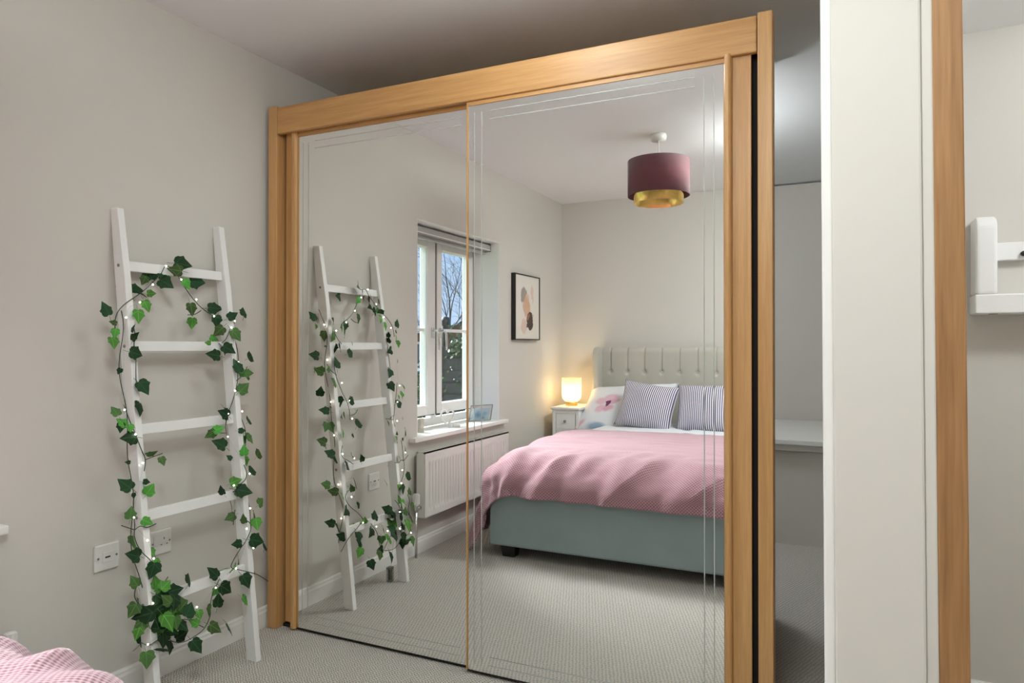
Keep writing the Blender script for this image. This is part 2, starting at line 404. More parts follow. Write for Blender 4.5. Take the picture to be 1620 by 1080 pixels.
# skirting boards
def skirting(name, p0, p1, nrm, h=.085):
    p0 = Vector(p0); p1 = Vector(p1); n = Vector(nrm)
    prof = [(0, 0), (.016, 0), (.016, h-.022), (.012, h-.014), (.012, h-.006), (.008, h), (0, h)]
    vs = [];
    for p in (p0, p1):
        for a, z in prof: q = p + n*a; vs.append((q.x, q.y, z))
    k = len(prof)
    fs = [(i, (i+1) % k, k+(i+1) % k, k+i) for i in range(k)] + [tuple(range(k)), tuple(range(2*k-1, k-1, -1))]
    return struct(MB().add(vs, fs).build(name, 'white_gloss'), 'white moulded skirting board')
skirting('baseboard_left', (0, Y_HEAD, 0), (0, Y_BACK, 0), (1, 0, 0))
skirting('baseboard_front', (0, Y_HEAD, 0), (X_R, Y_HEAD, 0), (0, 1, 0))
skirting('baseboard_back', (2.38, Y_HALL, 0), (X_R, Y_HALL, 0), (0, -1, 0))
# boxed ledge over the stairs on the landing
lg = thing('boxed_ledge', 'white capped boxed ledge seen in the gap right of the wardrobe', 'ledge', (2.1, 4.95, 0))
shift(box('body', (1.2, 4.53, .0), (3.0, 5.695, .575), 'wall', lg), (2.1, 4.95, 0))
shift(box('cap', (1.2, 4.47, .598), (3.0, 5.695, .628), 'white_gloss', lg, .004), (2.1, 4.95, 0))
shift(box('moulding', (1.2, 4.50, .560), (3.0, 4.53, .598), 'white_gloss', lg, .006), (2.1, 4.95, 0))

# window -----------------------------------------------------------------
win = bpy.data.objects.new('window_1', None); col.objects.link(win); win.location = (-.2, (WY0+WY1)/2, WZ0)
struct(win, 'white framed casement window with two opening lights')
WL = tuple(win.location)
def wpart(o): return shift(o, WL)
XF = -.20     # room side face of the sashes
def rect_frame(y0, y1, z0, z1, ws, x0, x1):
    l, r, b, t = ws; mb = MB()
    mb.box((x0, y0, z0), (x1, y0+l, z1)).box((x0, y1-r, z0), (x1, y1, z1))
    mb.box((x0, y0+l, z0), (x1, y1-r, z0+b)).box((x0, y0+l, z1-t), (x1, y1-r, z1)); return mb
fr = rect_frame(WY0, WY1, WZ0+.012, WZ1, (.055, .045, .05, .045), -.27, XF-.012)
fr.box((-.27, .575, WZ0+.05), (XF-.012, .618, WZ1-.04))
wpart(fr.build('frame', 'upvc', win, .006))
def sash(y0, y1, ws, hinge_side):
    z0, z1 = WZ0+.085, WZ1-.038
    s = wpart(rect_frame(y0, y1, z0, z1, ws, -.262, XF).build('sash', 'upvc', win, .007))
    gy0, gy1, gz0, gz1 = y0+ws[0], y1-ws[1], z0+ws[2], z1-ws[3]
    def sub(o): o.parent = s; o.location = (0, 0, 0); return o
    sub(rect_frame(y0-.004, y1+.004, z0-.004, z1+.004, (.004,)*4, -.245, XF-.008).build('gasket', 'gasket'))
    sub(rect_frame(gy0-.002, gy1+.002, gz0-.002, gz1+.002, (.006,)*4, -.228, XF-.012).build('glazing_bead', 'upvc'))
    sub(box('pane', (-.238, gy0, gz0), (-.234, gy1, gz1), 'window_glass'))
    sub(box('glazing_bar', (-.244, gy0, 1.276), (-.226, gy1, 1.296), 'upvc', None, .003))
    hy = y1-.030 if hinge_side < 0 else y0+.036
    h = MB().box((XF, hy-.012, 1.235), (XF+.012, hy+.012, 1.300))
    h.tube([(XF+.008, hy, 1.285), (XF+.035, hy, 1.285), (XF+.046, hy-.006, 1.262), (XF+.046, hy-.012, 1.20), (XF+.044, hy-.016, 1.155)], [.010, .009, .009, .008, .006], 8)
    sub(h.build('handle', 'chrome', None, .003))
sash(.085, .583, (.066, .062, .066, .062), -1)
sash(.612, 1.082, (.088, .07, .066, .062), 1)
wpart(rect_frame(WY0-.0005, WY1+.0005, WZ0-.0005, WZ1+.0005, (.004, .004, .004, .004), -.20, -.0005).build('reveal_lining', 'white_paint', win))
wpart(box('window_sill', (-.19, -.03, WZ0-.022), (.045, WY0+.001, WZ0+.010), 'white_gloss', win)) if False else None
sb = MB(); sb.box((-.20, WY0+.004, WZ0-.016), (.0, WY1-.004, WZ0+.010)); sb.box((.0, WY0-.06, WZ0-.016), (.046, WY1+.085, WZ0+.010))
wpart(sb.build('window_sill', 'white_gloss', win, .004))
# roller blind rolled up in a cassette at the top of the recess
bl = thing('roller_blind', 'grey roller blind rolled up in its cassette at the window head', 'blind', (-.09, .58, 1.80))
BLo = (-.09, .58, 1.80)
prof = [(-.125, 1.900), (-.075, 1.900), (-.066, 1.892), (-.066, 1.862), (-.075, 1.854), (-.125, 1.854)]
shift(MB().extrude(prof, WY1-WY0-.03, 'XZ', WY0+.015).build('cassette', 'blind_grey', bl), BLo)
shift(box('trim_line', (-.067, WY0+.015, 1.857), (-.0630, WY1-.015, 1.8625), 'white_gloss', bl), BLo)
shift(box('fabric', (-.102, WY0+.035, 1.842), (-.098, WY1-.035, 1.853), 'blind_grey', bl), BLo)
shift(box('bottom_bar', (-.110, WY0+.035, 1.828), (-.090, WY1-.035, 1.842), 'blind_grey', bl, .004), BLo)
for ya in (WY0+.006, WY1-.014):
    shift(MB().box((-.128, ya, 1.850), (-.064, ya+.008, 1.904)).build('end_bracket', 'plastic_grey', bl), BLo)

# ------------------------------------------------------------------ sliding wardrobe
WR = (1.027, 2.53, 0)
wd = thing('sliding_wardrobe', 'oak sliding wardrobe with two mirrored doors', 'wardrobe', WR)
def wp(o): return shift(o, WR)
yP = 2.228; WX0, WX1, WTOP = .026, 2.031, 2.189
wp(box('side_panel', (WX0, yP, 0), (.072, 2.86, WTOP), 'oak_v', wd, .003))
wp(box('front_post', (1.988, yP, 0), (WX1, yP+.060, WTOP), 'oak_v', wd, .003))
wp(box('side_panel', (1.925, yP+.092, 0), (1.943, 2.86, 2.125), 'oak_v', wd))
wp(box('gap_shade_strip', (1.943, yP+.055, .0), (1.988, yP+.060, 2.124), 'black_gap', wd))  # black strip standing in for the shade in the gap beside the post
pel = wp(box('pelmet', (.074, yP+.001, 2.071), (1.986, yP+.024, 2.182), 'oak_h', wd, .004))
wp(box('top_panel', (.073, yP+.026, 2.125), (1.943, 2.86, 2.145), 'oak_h', wd))
wp(box('back_panel', (.073, 2.852, .05), (1.924, 2.858, 2.124), 'oak_h', wd))
wp(box('gap_shade_sheet', (.073, 2.318, .03), (1.924, 2.322, 2.124), 'black_gap', wd))  # black sheet behind the doors, the dark of the interior put into its colour
wp(box('bottom_track', (.073, 2.272, 0), (1.987, 2.286, .012), 'black_gap', wd))
wp(box('top_track', (.073, yP+.026, 2.085), (1.987, 2.286, 2.124), 'oak_h', wd))
def door(x0, x1, ym, flat_side):
    """mirror between x0 and x1 on plane ym; flat_side -1: oak stile on the left, +1: on the right"""
    z0, z1, zt = .012, 2.055, 2.083
    mb = MB(); xa, xb = x0, x1
    mb.box((x0, ym+.004, z0), (x1, ym+.016, z1))
    d = mb.build('sliding_door', 'oak_v', wd)
    def sub(o): o.parent = d; return o
    wp(d)
    sub(box('mirror_panel', (x0+.001, ym, z0+.001), (x1-.001, ym+.0035, z1), 'mirror'))
    sub(box('top_rail', (x0, ym-.003, z1+.001), (x1, ym+.016, zt), 'oak_h'))
    sub(box('bottom_edge', (x0, ym-.0015, z0-.004), (x1, ym+.016, z0), 'black_gap'))
    if flat_side < 0:
        px0, px1 = x0-.030, x0-.002; fx0, fx1 = x0-.070, px0
    else:
        px0, px1 = x1+.001, x1+.024; fx0, fx1 = px1, x1+.080
    # round nosed pull profile beside the mirror, and flat stile outside it
    pr = [(px0, .016), (px0, -.006), (px0+.004, -.013), (px0+.010, -.016), (px1-.008, -.016), (px1-.003, -.013), (px1, -.006), (px1, .016)]
    sub(MB().extrude([(a, ym+b) for a, b in pr], zt-z0-.002, 'XY', z0-.003).build('pull_profile', 'oak_v'))
    sub(box('stile', (fx0, ym+.004, z0+.012), (fx1, ym+.018, zt), 'oak_v', None, .002))
    ex = x1 if flat_side < 0 else x0
    sub(box('edge_strip', (ex-.005 if flat_side > 0 else ex, ym-.004, z0-.004), (ex if flat_side > 0 else ex+.006, ym+.018, zt), 'oak_v'))
    # etched lines
    t = .0016; e = .0006; yl0, yl1 = ym-e, ym-.0001
    for off in (.030, .060):
        for xx in (x0+off-.004, x1-off):
            sub(box('etched_line', (xx-t, yl0, z0+.027), (xx+t, yl1, z1-.027), 'etched'))
        for zz in (z0+off, z1-off+.004):
            sub(box('etched_line', (x0+.088, yl0, zz-t), (x1-.088, yl1, zz+t), 'etched'))
    return d
door(.160, 1.03, MIR_L, -1)
door(.985, 1.888, MIR_R, 1)

# ------------------------------------------------------------------ ladder
LA, LB = .235, .115            # ladder front plane  x = LA - LB z
def lx(z): return LA - LB*z
LAD = (.22, 1.767, 0)
ld = thing('blanket_ladder', 'white wooden blanket ladder leaning on the wall beside the wardrobe', 'ladder', LAD)
def lp(o): return shift(o, LAD)
def rail(y0, y1):
    zs = [(0, .050), (1.40, .050), (1.645, .036)]
    vs = []
    for z, dp in zs:
        xb = lx(z)-.050+(.0 if z < 1.5 else .002); xf = xb+dp
        vs += [(xb, y0, z), (xf, y0, z), (xf, y1, z), (xb, y1, z)]
    fs = [(0, 3, 2, 1), (8, 9, 10, 11)]
    for i in range(2):
        for k in range(4): fs.append((i*4+k, i*4+(k+1) % 4, i*4+4+(k+1) % 4, i*4+4+k))
    return lp(MB().add(vs, fs).build('rail', 'white_paint', ld, .002))
RA, RB = (1.545, 1.569), (1.965, 1.990)
rail(*RA); rail(*RB)
RUNGS = (1.452, 1.182, .905, .622, .342)
for z in RUNGS:
    xc = lx(z)-.026; h = .017; d = .009; s = LB
    vs = []
    for y in (RA[1], RB[0]):
        vs += [(xc-d+s*h, y, z-h), (xc+d+s*h, y, z-h), (xc+d-s*h, y, z+h), (xc-d-s*h, y, z+h)]
    lp(MB().add(vs, [(0, 3, 2, 1), (4, 5, 6, 7), (0, 1, 5, 4), (1, 2, 6, 5), (2, 3, 7, 6), (3, 0, 4, 7)]).build('rung', 'white_paint', ld, .002))
    for y, sg in ((RA[0], -1), (RB[1], 1)):
        lp(MB().lathe([(.0055, y-.001*sg), (.0055, y+.002*sg), (.003, y+.0028*sg)], (xc, 0, z), 12, 'Y').build('screw', 'steel_screw', ld))

# ------------------------------------------------------------------ ivy garland and fairy lights
def on_ladder(px, py, off=0.0, mir=None):
    d = ray(px, py); a = LA+off
    t = (a-CAM.x-LB*CAM.z)/(d.x+LB*d.z); p = CAM + d*t
    if mir: p.y = 2*mir-p.y
    return p
IVO = (.25, 1.767, .3)
ivy = thing('ivy_garland', 'artificial green ivy garland wound round the white ladder', 'garland', IVO)
R_ = [(.0, .02), (.15, -.06), (.36, -.01), (.45, .14), (.43, .25), (.51, .43), (.34, .54), (.19, .75), (0, 1.0)]
def leaf_mesh(name, mat, wid, fold):
    def zf(x, y): return fold*abs(x) - .22*(y-.35)**2 - .12*x*x
    rt_ = [(x*wid, y) for x, y in R_]
    mids = [(0, .02), (0, .22), (0, .45), (0, .72), (0, 1.0)]
    vs = [(x, y, zf(x, y)) for x, y in mids] + [(x, y, zf(x, y)) for x, y in rt_[1:-1]] + [(-x, y, zf(x, y)) for x, y in rt_[1:-1]]
    r = 5; l = 12
    fs = [(0, r, r+1, 1), (1, r+1, r+2, r+3), (1, r+3, r+4, 2), (2, r+4, r+5, 3), (3, r+5, r+6, 4)]
    fs += [tuple(reversed([(i if i < 5 else i+7) for i in f])) for f in fs]
    mb = MB().add(vs, fs, True)
    mb.tube([(0, .03, -.02), (.02, -.18, -.06), (.0, -.40, -.14)], .014, 3)
    me = bpy.data.meshes.new(name); me.from_pydata(mb.v, [], mb.f); me.update(); me.polygons.foreach_set('use_smooth', mb.sm)
    me.materials.append(MATS[mat]); return me
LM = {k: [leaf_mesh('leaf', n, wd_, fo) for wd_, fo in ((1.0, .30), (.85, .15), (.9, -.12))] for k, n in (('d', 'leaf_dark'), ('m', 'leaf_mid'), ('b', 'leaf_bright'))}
rnd = random.Random(11)
leaf_pts = []
def put_leaf(p, tip, nrm, size, shade):
    tip = (tip - nrm*tip.dot(nrm)).normalized(); xa = tip.cross(nrm).normalized()
    o = bpy.data.objects.new('leaf', rnd.choice(LM[shade])); col.objects.link(o); o.parent = ivy
    mw = Matrix((xa, tip, nrm)).transposed().to_4x4()
    s = size
    base = p - tip*s*.45 - Vector(IVO)
    o.matrix_local = Matrix.Translation(base) @ mw @ Matrix.Diagonal((s, s, s, 1))
    leaf_pts.append(p)
def leaf_px(px, py, ang, sz, shade, off=.018, thin=0, mir=None):
    p = on_ladder(px, py, off, mir)
    rr = rt.copy(); cam = CAM.copy()
    if mir: rr.y = -rr.y; cam.y = 2*mir-cam.y
    a = math.radians(ang); tip = rr*math.cos(a) - Vector((0, 0, 1))*math.sin(a)
    n = ((cam-p).normalized() + Vector((.9, 0, .1))).normalized()
    n = (n + Vector((rnd.uniform(-.35, .35), rnd.uniform(-.35, .35), rnd.uniform(-.1, .4)))).normalized()
    if thin: n = (n*.35 + Vector((rnd.uniform(-.4, .4), rnd.uniform(-.4, .4), .0)) + tip.cross(n)*rnd.choice((-1, 1))*.9).normalized()
    if p.x < .040: p.x = .040
    put_leaf(p, tip, n, sz, shade)
# (px, py, tip angle in degrees with 0 right and 90 down, size px, shade, flags)
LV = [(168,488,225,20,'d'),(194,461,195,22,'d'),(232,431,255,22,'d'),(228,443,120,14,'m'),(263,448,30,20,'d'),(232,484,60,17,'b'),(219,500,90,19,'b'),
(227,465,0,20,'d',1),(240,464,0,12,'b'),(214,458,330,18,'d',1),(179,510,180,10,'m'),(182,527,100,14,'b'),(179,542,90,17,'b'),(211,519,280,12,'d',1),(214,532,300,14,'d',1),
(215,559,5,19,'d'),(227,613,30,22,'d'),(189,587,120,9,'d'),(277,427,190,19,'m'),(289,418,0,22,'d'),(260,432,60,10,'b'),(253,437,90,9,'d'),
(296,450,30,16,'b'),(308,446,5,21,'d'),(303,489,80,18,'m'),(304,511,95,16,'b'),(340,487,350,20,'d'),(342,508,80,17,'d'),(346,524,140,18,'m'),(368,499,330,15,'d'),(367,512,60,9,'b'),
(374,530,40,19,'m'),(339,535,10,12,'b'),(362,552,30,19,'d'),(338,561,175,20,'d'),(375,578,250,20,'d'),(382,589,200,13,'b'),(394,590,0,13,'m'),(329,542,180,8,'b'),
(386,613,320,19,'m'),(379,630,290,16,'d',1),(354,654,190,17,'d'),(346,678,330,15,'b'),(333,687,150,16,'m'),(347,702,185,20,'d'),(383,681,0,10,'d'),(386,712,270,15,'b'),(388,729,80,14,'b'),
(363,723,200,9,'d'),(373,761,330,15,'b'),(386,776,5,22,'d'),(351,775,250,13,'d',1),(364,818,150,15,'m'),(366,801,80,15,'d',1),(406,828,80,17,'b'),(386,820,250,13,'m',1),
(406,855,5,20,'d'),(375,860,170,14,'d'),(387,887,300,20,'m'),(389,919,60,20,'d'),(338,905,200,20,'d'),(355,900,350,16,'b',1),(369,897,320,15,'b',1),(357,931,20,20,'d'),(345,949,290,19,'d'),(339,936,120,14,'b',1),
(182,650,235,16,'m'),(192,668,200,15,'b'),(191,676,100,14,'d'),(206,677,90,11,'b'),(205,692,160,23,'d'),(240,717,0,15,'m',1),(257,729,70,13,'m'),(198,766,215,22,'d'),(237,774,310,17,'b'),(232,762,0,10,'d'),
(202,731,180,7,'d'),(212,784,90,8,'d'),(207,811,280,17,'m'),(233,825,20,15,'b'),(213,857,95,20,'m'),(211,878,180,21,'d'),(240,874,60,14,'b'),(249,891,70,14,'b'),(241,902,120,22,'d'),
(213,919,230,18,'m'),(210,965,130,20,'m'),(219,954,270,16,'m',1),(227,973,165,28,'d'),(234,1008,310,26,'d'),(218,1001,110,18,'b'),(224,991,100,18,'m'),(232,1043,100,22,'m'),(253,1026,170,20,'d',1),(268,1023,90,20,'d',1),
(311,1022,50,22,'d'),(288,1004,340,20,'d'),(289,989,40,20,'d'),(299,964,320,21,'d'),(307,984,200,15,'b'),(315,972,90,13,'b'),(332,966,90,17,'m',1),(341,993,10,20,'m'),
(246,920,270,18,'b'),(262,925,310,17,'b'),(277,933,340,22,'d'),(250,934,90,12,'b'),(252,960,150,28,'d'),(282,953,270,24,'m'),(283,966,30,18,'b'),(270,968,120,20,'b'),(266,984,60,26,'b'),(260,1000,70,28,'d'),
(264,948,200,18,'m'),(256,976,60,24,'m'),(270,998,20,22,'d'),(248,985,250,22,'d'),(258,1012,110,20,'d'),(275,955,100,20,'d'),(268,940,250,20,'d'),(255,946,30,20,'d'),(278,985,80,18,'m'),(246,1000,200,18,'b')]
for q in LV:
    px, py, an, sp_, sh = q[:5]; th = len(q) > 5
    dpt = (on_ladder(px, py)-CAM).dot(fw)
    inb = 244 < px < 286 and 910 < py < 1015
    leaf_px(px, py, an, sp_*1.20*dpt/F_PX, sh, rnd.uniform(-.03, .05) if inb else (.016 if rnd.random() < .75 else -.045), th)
# leaves seen on the far side, from the mirror
LVM = [(495,499,220,'d'),(512,505,180,'d'),(516,518,60,'b'),(513,531,90,'m'),(528,500,320,'d'),(529,527,60,'m'),(527,551,90,'d'),(497,562,180,'d'),(520,570,60,'d'),(505,586,200,'m'),(516,584,60,'b'),(526,583,30,'d'),(514,599,180,'d'),(539,602,0,'d'),(522,618,190,'d'),(547,629,10,'d'),
(513,649,180,'d'),(536,635,80,'d'),(524,676,60,'m'),(516,675,120,'m'),(537,686,330,'b'),(537,700,60,'b'),(509,698,190,'m'),(521,717,200,'d'),(533,726,190,'d'),(558,722,30,'b'),(516,766,180,'m'),(527,777,190,'m'),(554,771,330,'m'),(560,784,60,'m'),(542,787,80,'b'),(537,795,120,'b'),(558,800,330,'m'),(522,827,190,'d'),(540,848,200,'d'),(567,823,270,'d'),(578,821,330,'m'),
(568,849,90,'d'),(569,861,200,'d'),(590,855,20,'d'),(587,865,90,'b'),(595,871,120,'d'),(606,861,160,'d'),(608,872,40,'d'),(593,881,20,'d'),(588,893,70,'d'),(569,874,120,'b'),(580,839,160,'b'),(590,837,0,'b'),(607,842,45,'d'),
(550,449,60,'d'),(545,468,180,'b'),(567,469,180,'b'),(577,464,330,'m'),(592,474,330,'d'),(605,492,30,'m'),(584,487,20,'b'),(573,489,160,'m'),(578,499,170,'m'),(601,529,60,'d'),(597,538,60,'b'),(612,555,330,'m'),(593,558,180,'m'),(598,570,90,'m'),(609,575,60,'m'),(617,568,10,'m'),(603,584,330,'b'),(593,590,180,'b'),(587,604,180,'d'),
(620,611,60,'d'),(632,621,0,'b'),(628,629,30,'b'),(608,652,110,'d'),(620,658,330,'b'),(621,668,20,'b'),(603,671,190,'d'),(620,687,0,'d'),(618,696,30,'b'),(619,705,60,'b'),(608,717,180,'d'),(633,725,300,'d'),(636,738,30,'m'),(606,781,190,'d'),(601,792,200,'d'),(636,776,0,'d'),
(648,829,0,'d'),(640,845,60,'d'),(645,862,60,'d'),(655,830,0,'d'),(633,815,300,'d'),(612,805,200,'d'),(632,800,300,'b'),(622,808,30,'b'),(640,820,30,'b'),(618,830,120,'m'),(625,845,60,'d'),(615,838,200,'d'),(637,835,90,'m')]
existing = list(leaf_pts)
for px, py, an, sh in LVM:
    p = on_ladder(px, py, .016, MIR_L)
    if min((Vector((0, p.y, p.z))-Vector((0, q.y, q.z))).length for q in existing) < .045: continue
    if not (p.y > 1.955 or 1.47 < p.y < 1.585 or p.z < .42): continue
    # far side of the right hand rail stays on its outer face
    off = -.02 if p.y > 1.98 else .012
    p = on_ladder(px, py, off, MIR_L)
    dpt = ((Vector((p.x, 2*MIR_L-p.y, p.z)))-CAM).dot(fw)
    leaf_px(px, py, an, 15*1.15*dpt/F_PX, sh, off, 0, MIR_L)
def vine(pts, off=.008, r=.0016, name='vine', mat='vine', parent=ivy, org=IVO, mir=None):
    P = [on_ladder(a, b, off, mir) for a, b in pts]
    for p in P: p.x = max(p.x, .012)
    Q = []
    for i in range(len(P)-1):
        a, b, c, d = P[max(i-1, 0)], P[i], P[i+1], P[min(i+2, len(P)-1)]
        for k in range(5):
            t = k/5
            Q.append(.5*((2*b)+(c-a)*t+(2*a-5*b+4*c-d)*t*t+(3*b-a-3*c+d)*t**3))
    Q.append(P[-1])
    return shift(MB().tube(Q, r, 5).build(name, mat, parent), org)
for V in ([(287,420),(277,424),(262,421),(255,432),(243,445),(228,459),(210,472),(196,482),(186,494),(182,508),(182,524)],
          [(211,515),(214,532),(212,545),(215,560),(215,590),(216,604),(222,612)],
          [(196,640),(205,665),(214,686),(224,712),(230,727),(228,745)], [(230,727),(243,722),(257,717)],
          [(212,784),(211,800),(213,830),(213,850),(222,870),(236,884),(248,897)], [(213,838),(222,832),(233,834),(247,828)], [(213,838),(201,834),(192,831)],
          [(216,925),(213,943),(222,960),(228,970),(237,966),(250,945),(258,925),(266,912)],
          [(222,1016),(236,1020),(250,1012),(265,1010),(275,1015),(290,1015),(305,1008),(322,995),(332,975),(333,955),(337,938),(347,916)],
          [(281,436),(293,455),(305,472),(318,486),(330,495),(340,501),(348,512)], [(318,491),(308,497),(297,498)], [(364,520),(358,535),(351,543)],
          [(375,578),(376,600),(372,620),(366,640),(360,655),(357,675),(360,692)], [(374,602),(385,592),(391,580)], [(357,685),(345,684),(336,677)],
          [(386,735),(390,748),(388,758),(378,768),(369,778)], [(372,806),(370,818),(369,830)],
          [(388,822),(396,828),(396,840),(388,857),(380,868),(370,885),(366,897),(378,901),(395,905),(408,909),(424,919)],
          [(271,982),(285,980),(299,980),(310,986),(322,992)]):
    vine(V)
def vine3(P, r=.0015):
    return shift(MB().tube(P, r, 5).build('vine', 'vine', ivy), IVO)
vine3([(lx(z)-.02+.012*math.sin(z*17), 2.000+.012*math.sin(z*23+1), z) for z in [.30+.03*k for k in range(36)]])
vine3([(lx(z)-.03+.010*math.sin(z*15+2), 1.534+.010*math.sin(z*21), z) for z in [.40+.03*k for k in range(31)]])
# fairy lights
FLO = (.25, 1.60, .4)
fl = thing('fairy_light_string', 'warm white fairy lights threaded through the ivy on the ladder', 'fairy lights', FLO)
bulbs = [(262.7,420.7),(241.8,450),(221.5,478),(199.5,502),(197,648),(214.4,686.7),(226,732),(211.8,818.4),(233.3,854.4),(243.3,883.3),(242,954),(263,945),(271,982),(234,1019)]
bulbs2 = [(262.7,420.7),(286.7,442),(310.7,473.5),(338.5,500),(366,518),(371.8,617.8),(361,654),(360.4,690.6),(395,749),(370,767.6),(390.4,836),(373.5,899),(341.5,929.5),(311.5,960),(271,982)]
bm_led = MB().lathe([(0, -.0028), (.0019, -.002), (.0026, 0), (.0019, .002), (0, .0028)], (0, 0, 0), 8).mesh('bulb', 'led')
for lst in (bulbs, bulbs2):
    vine(lst, .014, .0003, 'wire', 'wire', fl, FLO)
    for (a, b) in lst[(1 if lst is bulbs2 else 0):]:
        p = on_ladder(a, b, .018); o = bpy.data.objects.new('bulb', bm_led); col.objects.link(o); o.parent = fl; o.location = p-Vector(FLO)
for z in (1.28, 1.12, .93, .78, .56, .41):
    o = bpy.data.objects.new('bulb', bm_led); col.objects.link(o); o.parent = fl; o.location = Vector((lx(z)-.01, 2.004, z))-Vector(FLO)
shift(MB().tube([(.215, 1.60, .30), (.17, 1.595, .2), (.155, 1.593, .075)], .0008, 4).build('lead_wire', 'wire', fl), FLO)
bb = shift(MB().box((.135, 1.578, .0), (.165, 1.608, .075)).build('battery_case', 'clear_plastic', fl, .004), FLO)
cell = MB().tube([(.143, 1.593, .008), (.143, 1.593, .06)], .006, 10).tube([(.157, 1.593, .008), (.157, 1.593, .06)], .006, 10)
cell.box((.137, 1.580, .062), (.163, 1.606, .071))
c_ = cell.build('battery', 'plastic_grey'); c_.parent = bb

# ------------------------------------------------------------------ wall plates
def plate(name, y0, z0, label, cat):
    t = thing(name, label, cat, (0, y0+.043, z0))
    O = (0, y0+.043, z0)
    shift(box('faceplate', (0, y0, z0), (.009, y0+.087, z0+.087), 'plastic_white', t, .004), O)
    return t, O
t, O = plate('phone_socket', 1.489, .438, 'white wall plate with a small central slot and two screws, left of the ladder', 'socket')
shift(MB().box((.009, 1.515, .465), (.0105, 1.551, .498)).build('insert', 'plastic_white', t, .001), O)
shift(MB().box((.0105, 1.524, .479), (.0109, 1.542, .484)).build('slot', 'black', t), O)
for y in (1.501, 1.565): shift(MB().lathe([(.0038, .009), (.0038, .0100), (.002, .0105)], (0, y, .482), 10, 'X').build('screw', 'steel_screw', t), O)
t, O = plate('power_socket', 1.692, .436, 'white switched power socket on the wall behind the ladder', 'socket')
shift(MB().box((.009, 1.704, .470), (.012, 1.720, .506)).build('switch', 'plastic_white', t, .002), O)
for a in ((1.7475, .491, .003, .008), (1.736, .470, .007, .0025), (1.759, .470, .007, .0025)):
    y, z, a1, a2 = a; shift(MB().box((.009, y-a1/2, z-a2/2), (.0093, y+a1/2, z+a2/2)).build('pin_hole', 'black', t), O)
for y in (1.701, 1.770): shift(MB().lathe([(.0034, .009), (.0034, .0100), (.002, .0105)], (0, y, .4795), 10, 'X').build('screw', 'steel_screw', t), O)

# ------------------------------------------------------------------ radiator
RO = (.07, .64, .2)
rd = thing('radiator', 'white ribbed panel radiator under the window', 'radiator', RO)
ry0, ry1, rz0, rz1 = .045, 1.165, .215, .585
nr = 34
def rad(u, v):
    y = ry0 + u*(ry1-ry0); z = rz0 + v*(rz1-rz0)
    edge = max(0, min(1, (z-rz0-.035)/.02))*max(0, min(1, (rz1-.055-z)/.02))*max(0, min(1, (y-ry0-.02)/.01))*max(0, min(1, (ry1-.02-y)/.01))
    ph = ((y-ry0)/(ry1-ry0)*nr) % 1
    rib = max(0, min(1, (abs(ph-.5)*2-.25)/.3))
    return (.080 - .010*edge*(1-rib), y, z)
shift(MB().grid(nr*10, 40, rad).build('front_panel', 'radiator_white', rd), RO)
shift(MB().box((.024, ry0+.004, rz0+.006), (.034, ry1-.004, rz1-.012)).build('rear_panel', 'radiator_white', rd, .003), RO)
gm = MB()
for i in range(58):
    y = ry0+.012+i*(ry1-ry0-.024)/57; gm.box((.034, y-.005, rz1-.004), (.072, y+.005, rz1))
gm.box((.026, ry0, rz1-.010), (.034, ry1, rz1)).box((.070, ry0, rz1-.010), (.080, ry1, rz1+.0005))
shift(gm.build('top_grille', 'radiator_white', rd), RO)
for y in (ry0, ry1-.003): shift(box('end_panel', (.024, y, rz0), (.080, y+.003, rz1), 'radiator_white', rd), RO)
vb = MB().lathe([(.0, .262), (.013, .262), (.013, .285), (.018, .290), (.018, .297)], (.05, 1.207, 0), 16).tube([(.05, 1.165, .272), (.05, 1.207, .272)], .010, 12)
vb.tube([(.05, 1.207, .262), (.05, 1.207, .0)], .0075, 12)
shift(vb.build('valve_body', 'chrome', rd), RO)
hd = MB(); ho = []
for k in range(48):
    a = 2*math.pi*k/48; rr_ = .0205 - (.002 if (k % 4) < 2 else 0); ho.append((.05+rr_*math.cos(a), 1.207+rr_*math.sin(a)))
hd.extrude(ho, .052, 'XY', .300); hd.lathe([(.017, .352), (.016, .357), (.0, .358)], (.05, 1.207, 0), 20)
shift(hd.build('thermostat_head', 'plastic_white', rd), RO)

# ------------------------------------------------------------------ wall picture
PO = (0, -.38, 1.47)
pc = thing('framed_print', 'black framed abstract print of pink, grey and brown shapes on the window wall', 'picture', PO)
py0, py1, pz0, pz1 = -.605, -.155, 1.228, 1.718
fm = MB().box((0.002, py0, pz0), (.036, py0+.008, pz1)).box((0.002, py1-.008, pz0), (.036, py1, pz1)).box((0.002, py0+.008, pz0), (.036, py1-.008, pz0+.008)).box((0.002, py0+.008, pz1-.008), (.036, py1-.008, pz1))
shift(fm.build('frame', 'black', pc), PO)
shift(MB().grid(1, 1, lambda u, v: (.030, py1-.008-u*(py1-py0-.016), pz0+.008+v*(pz1-pz0-.016)), lambda u, v: (u, v)).build('print', 'art_print', pc), PO)
shift(box('backing', (.003, py0+.008, pz0+.008), (.029, py1-.008, pz1-.008), 'white_paint', pc), PO)

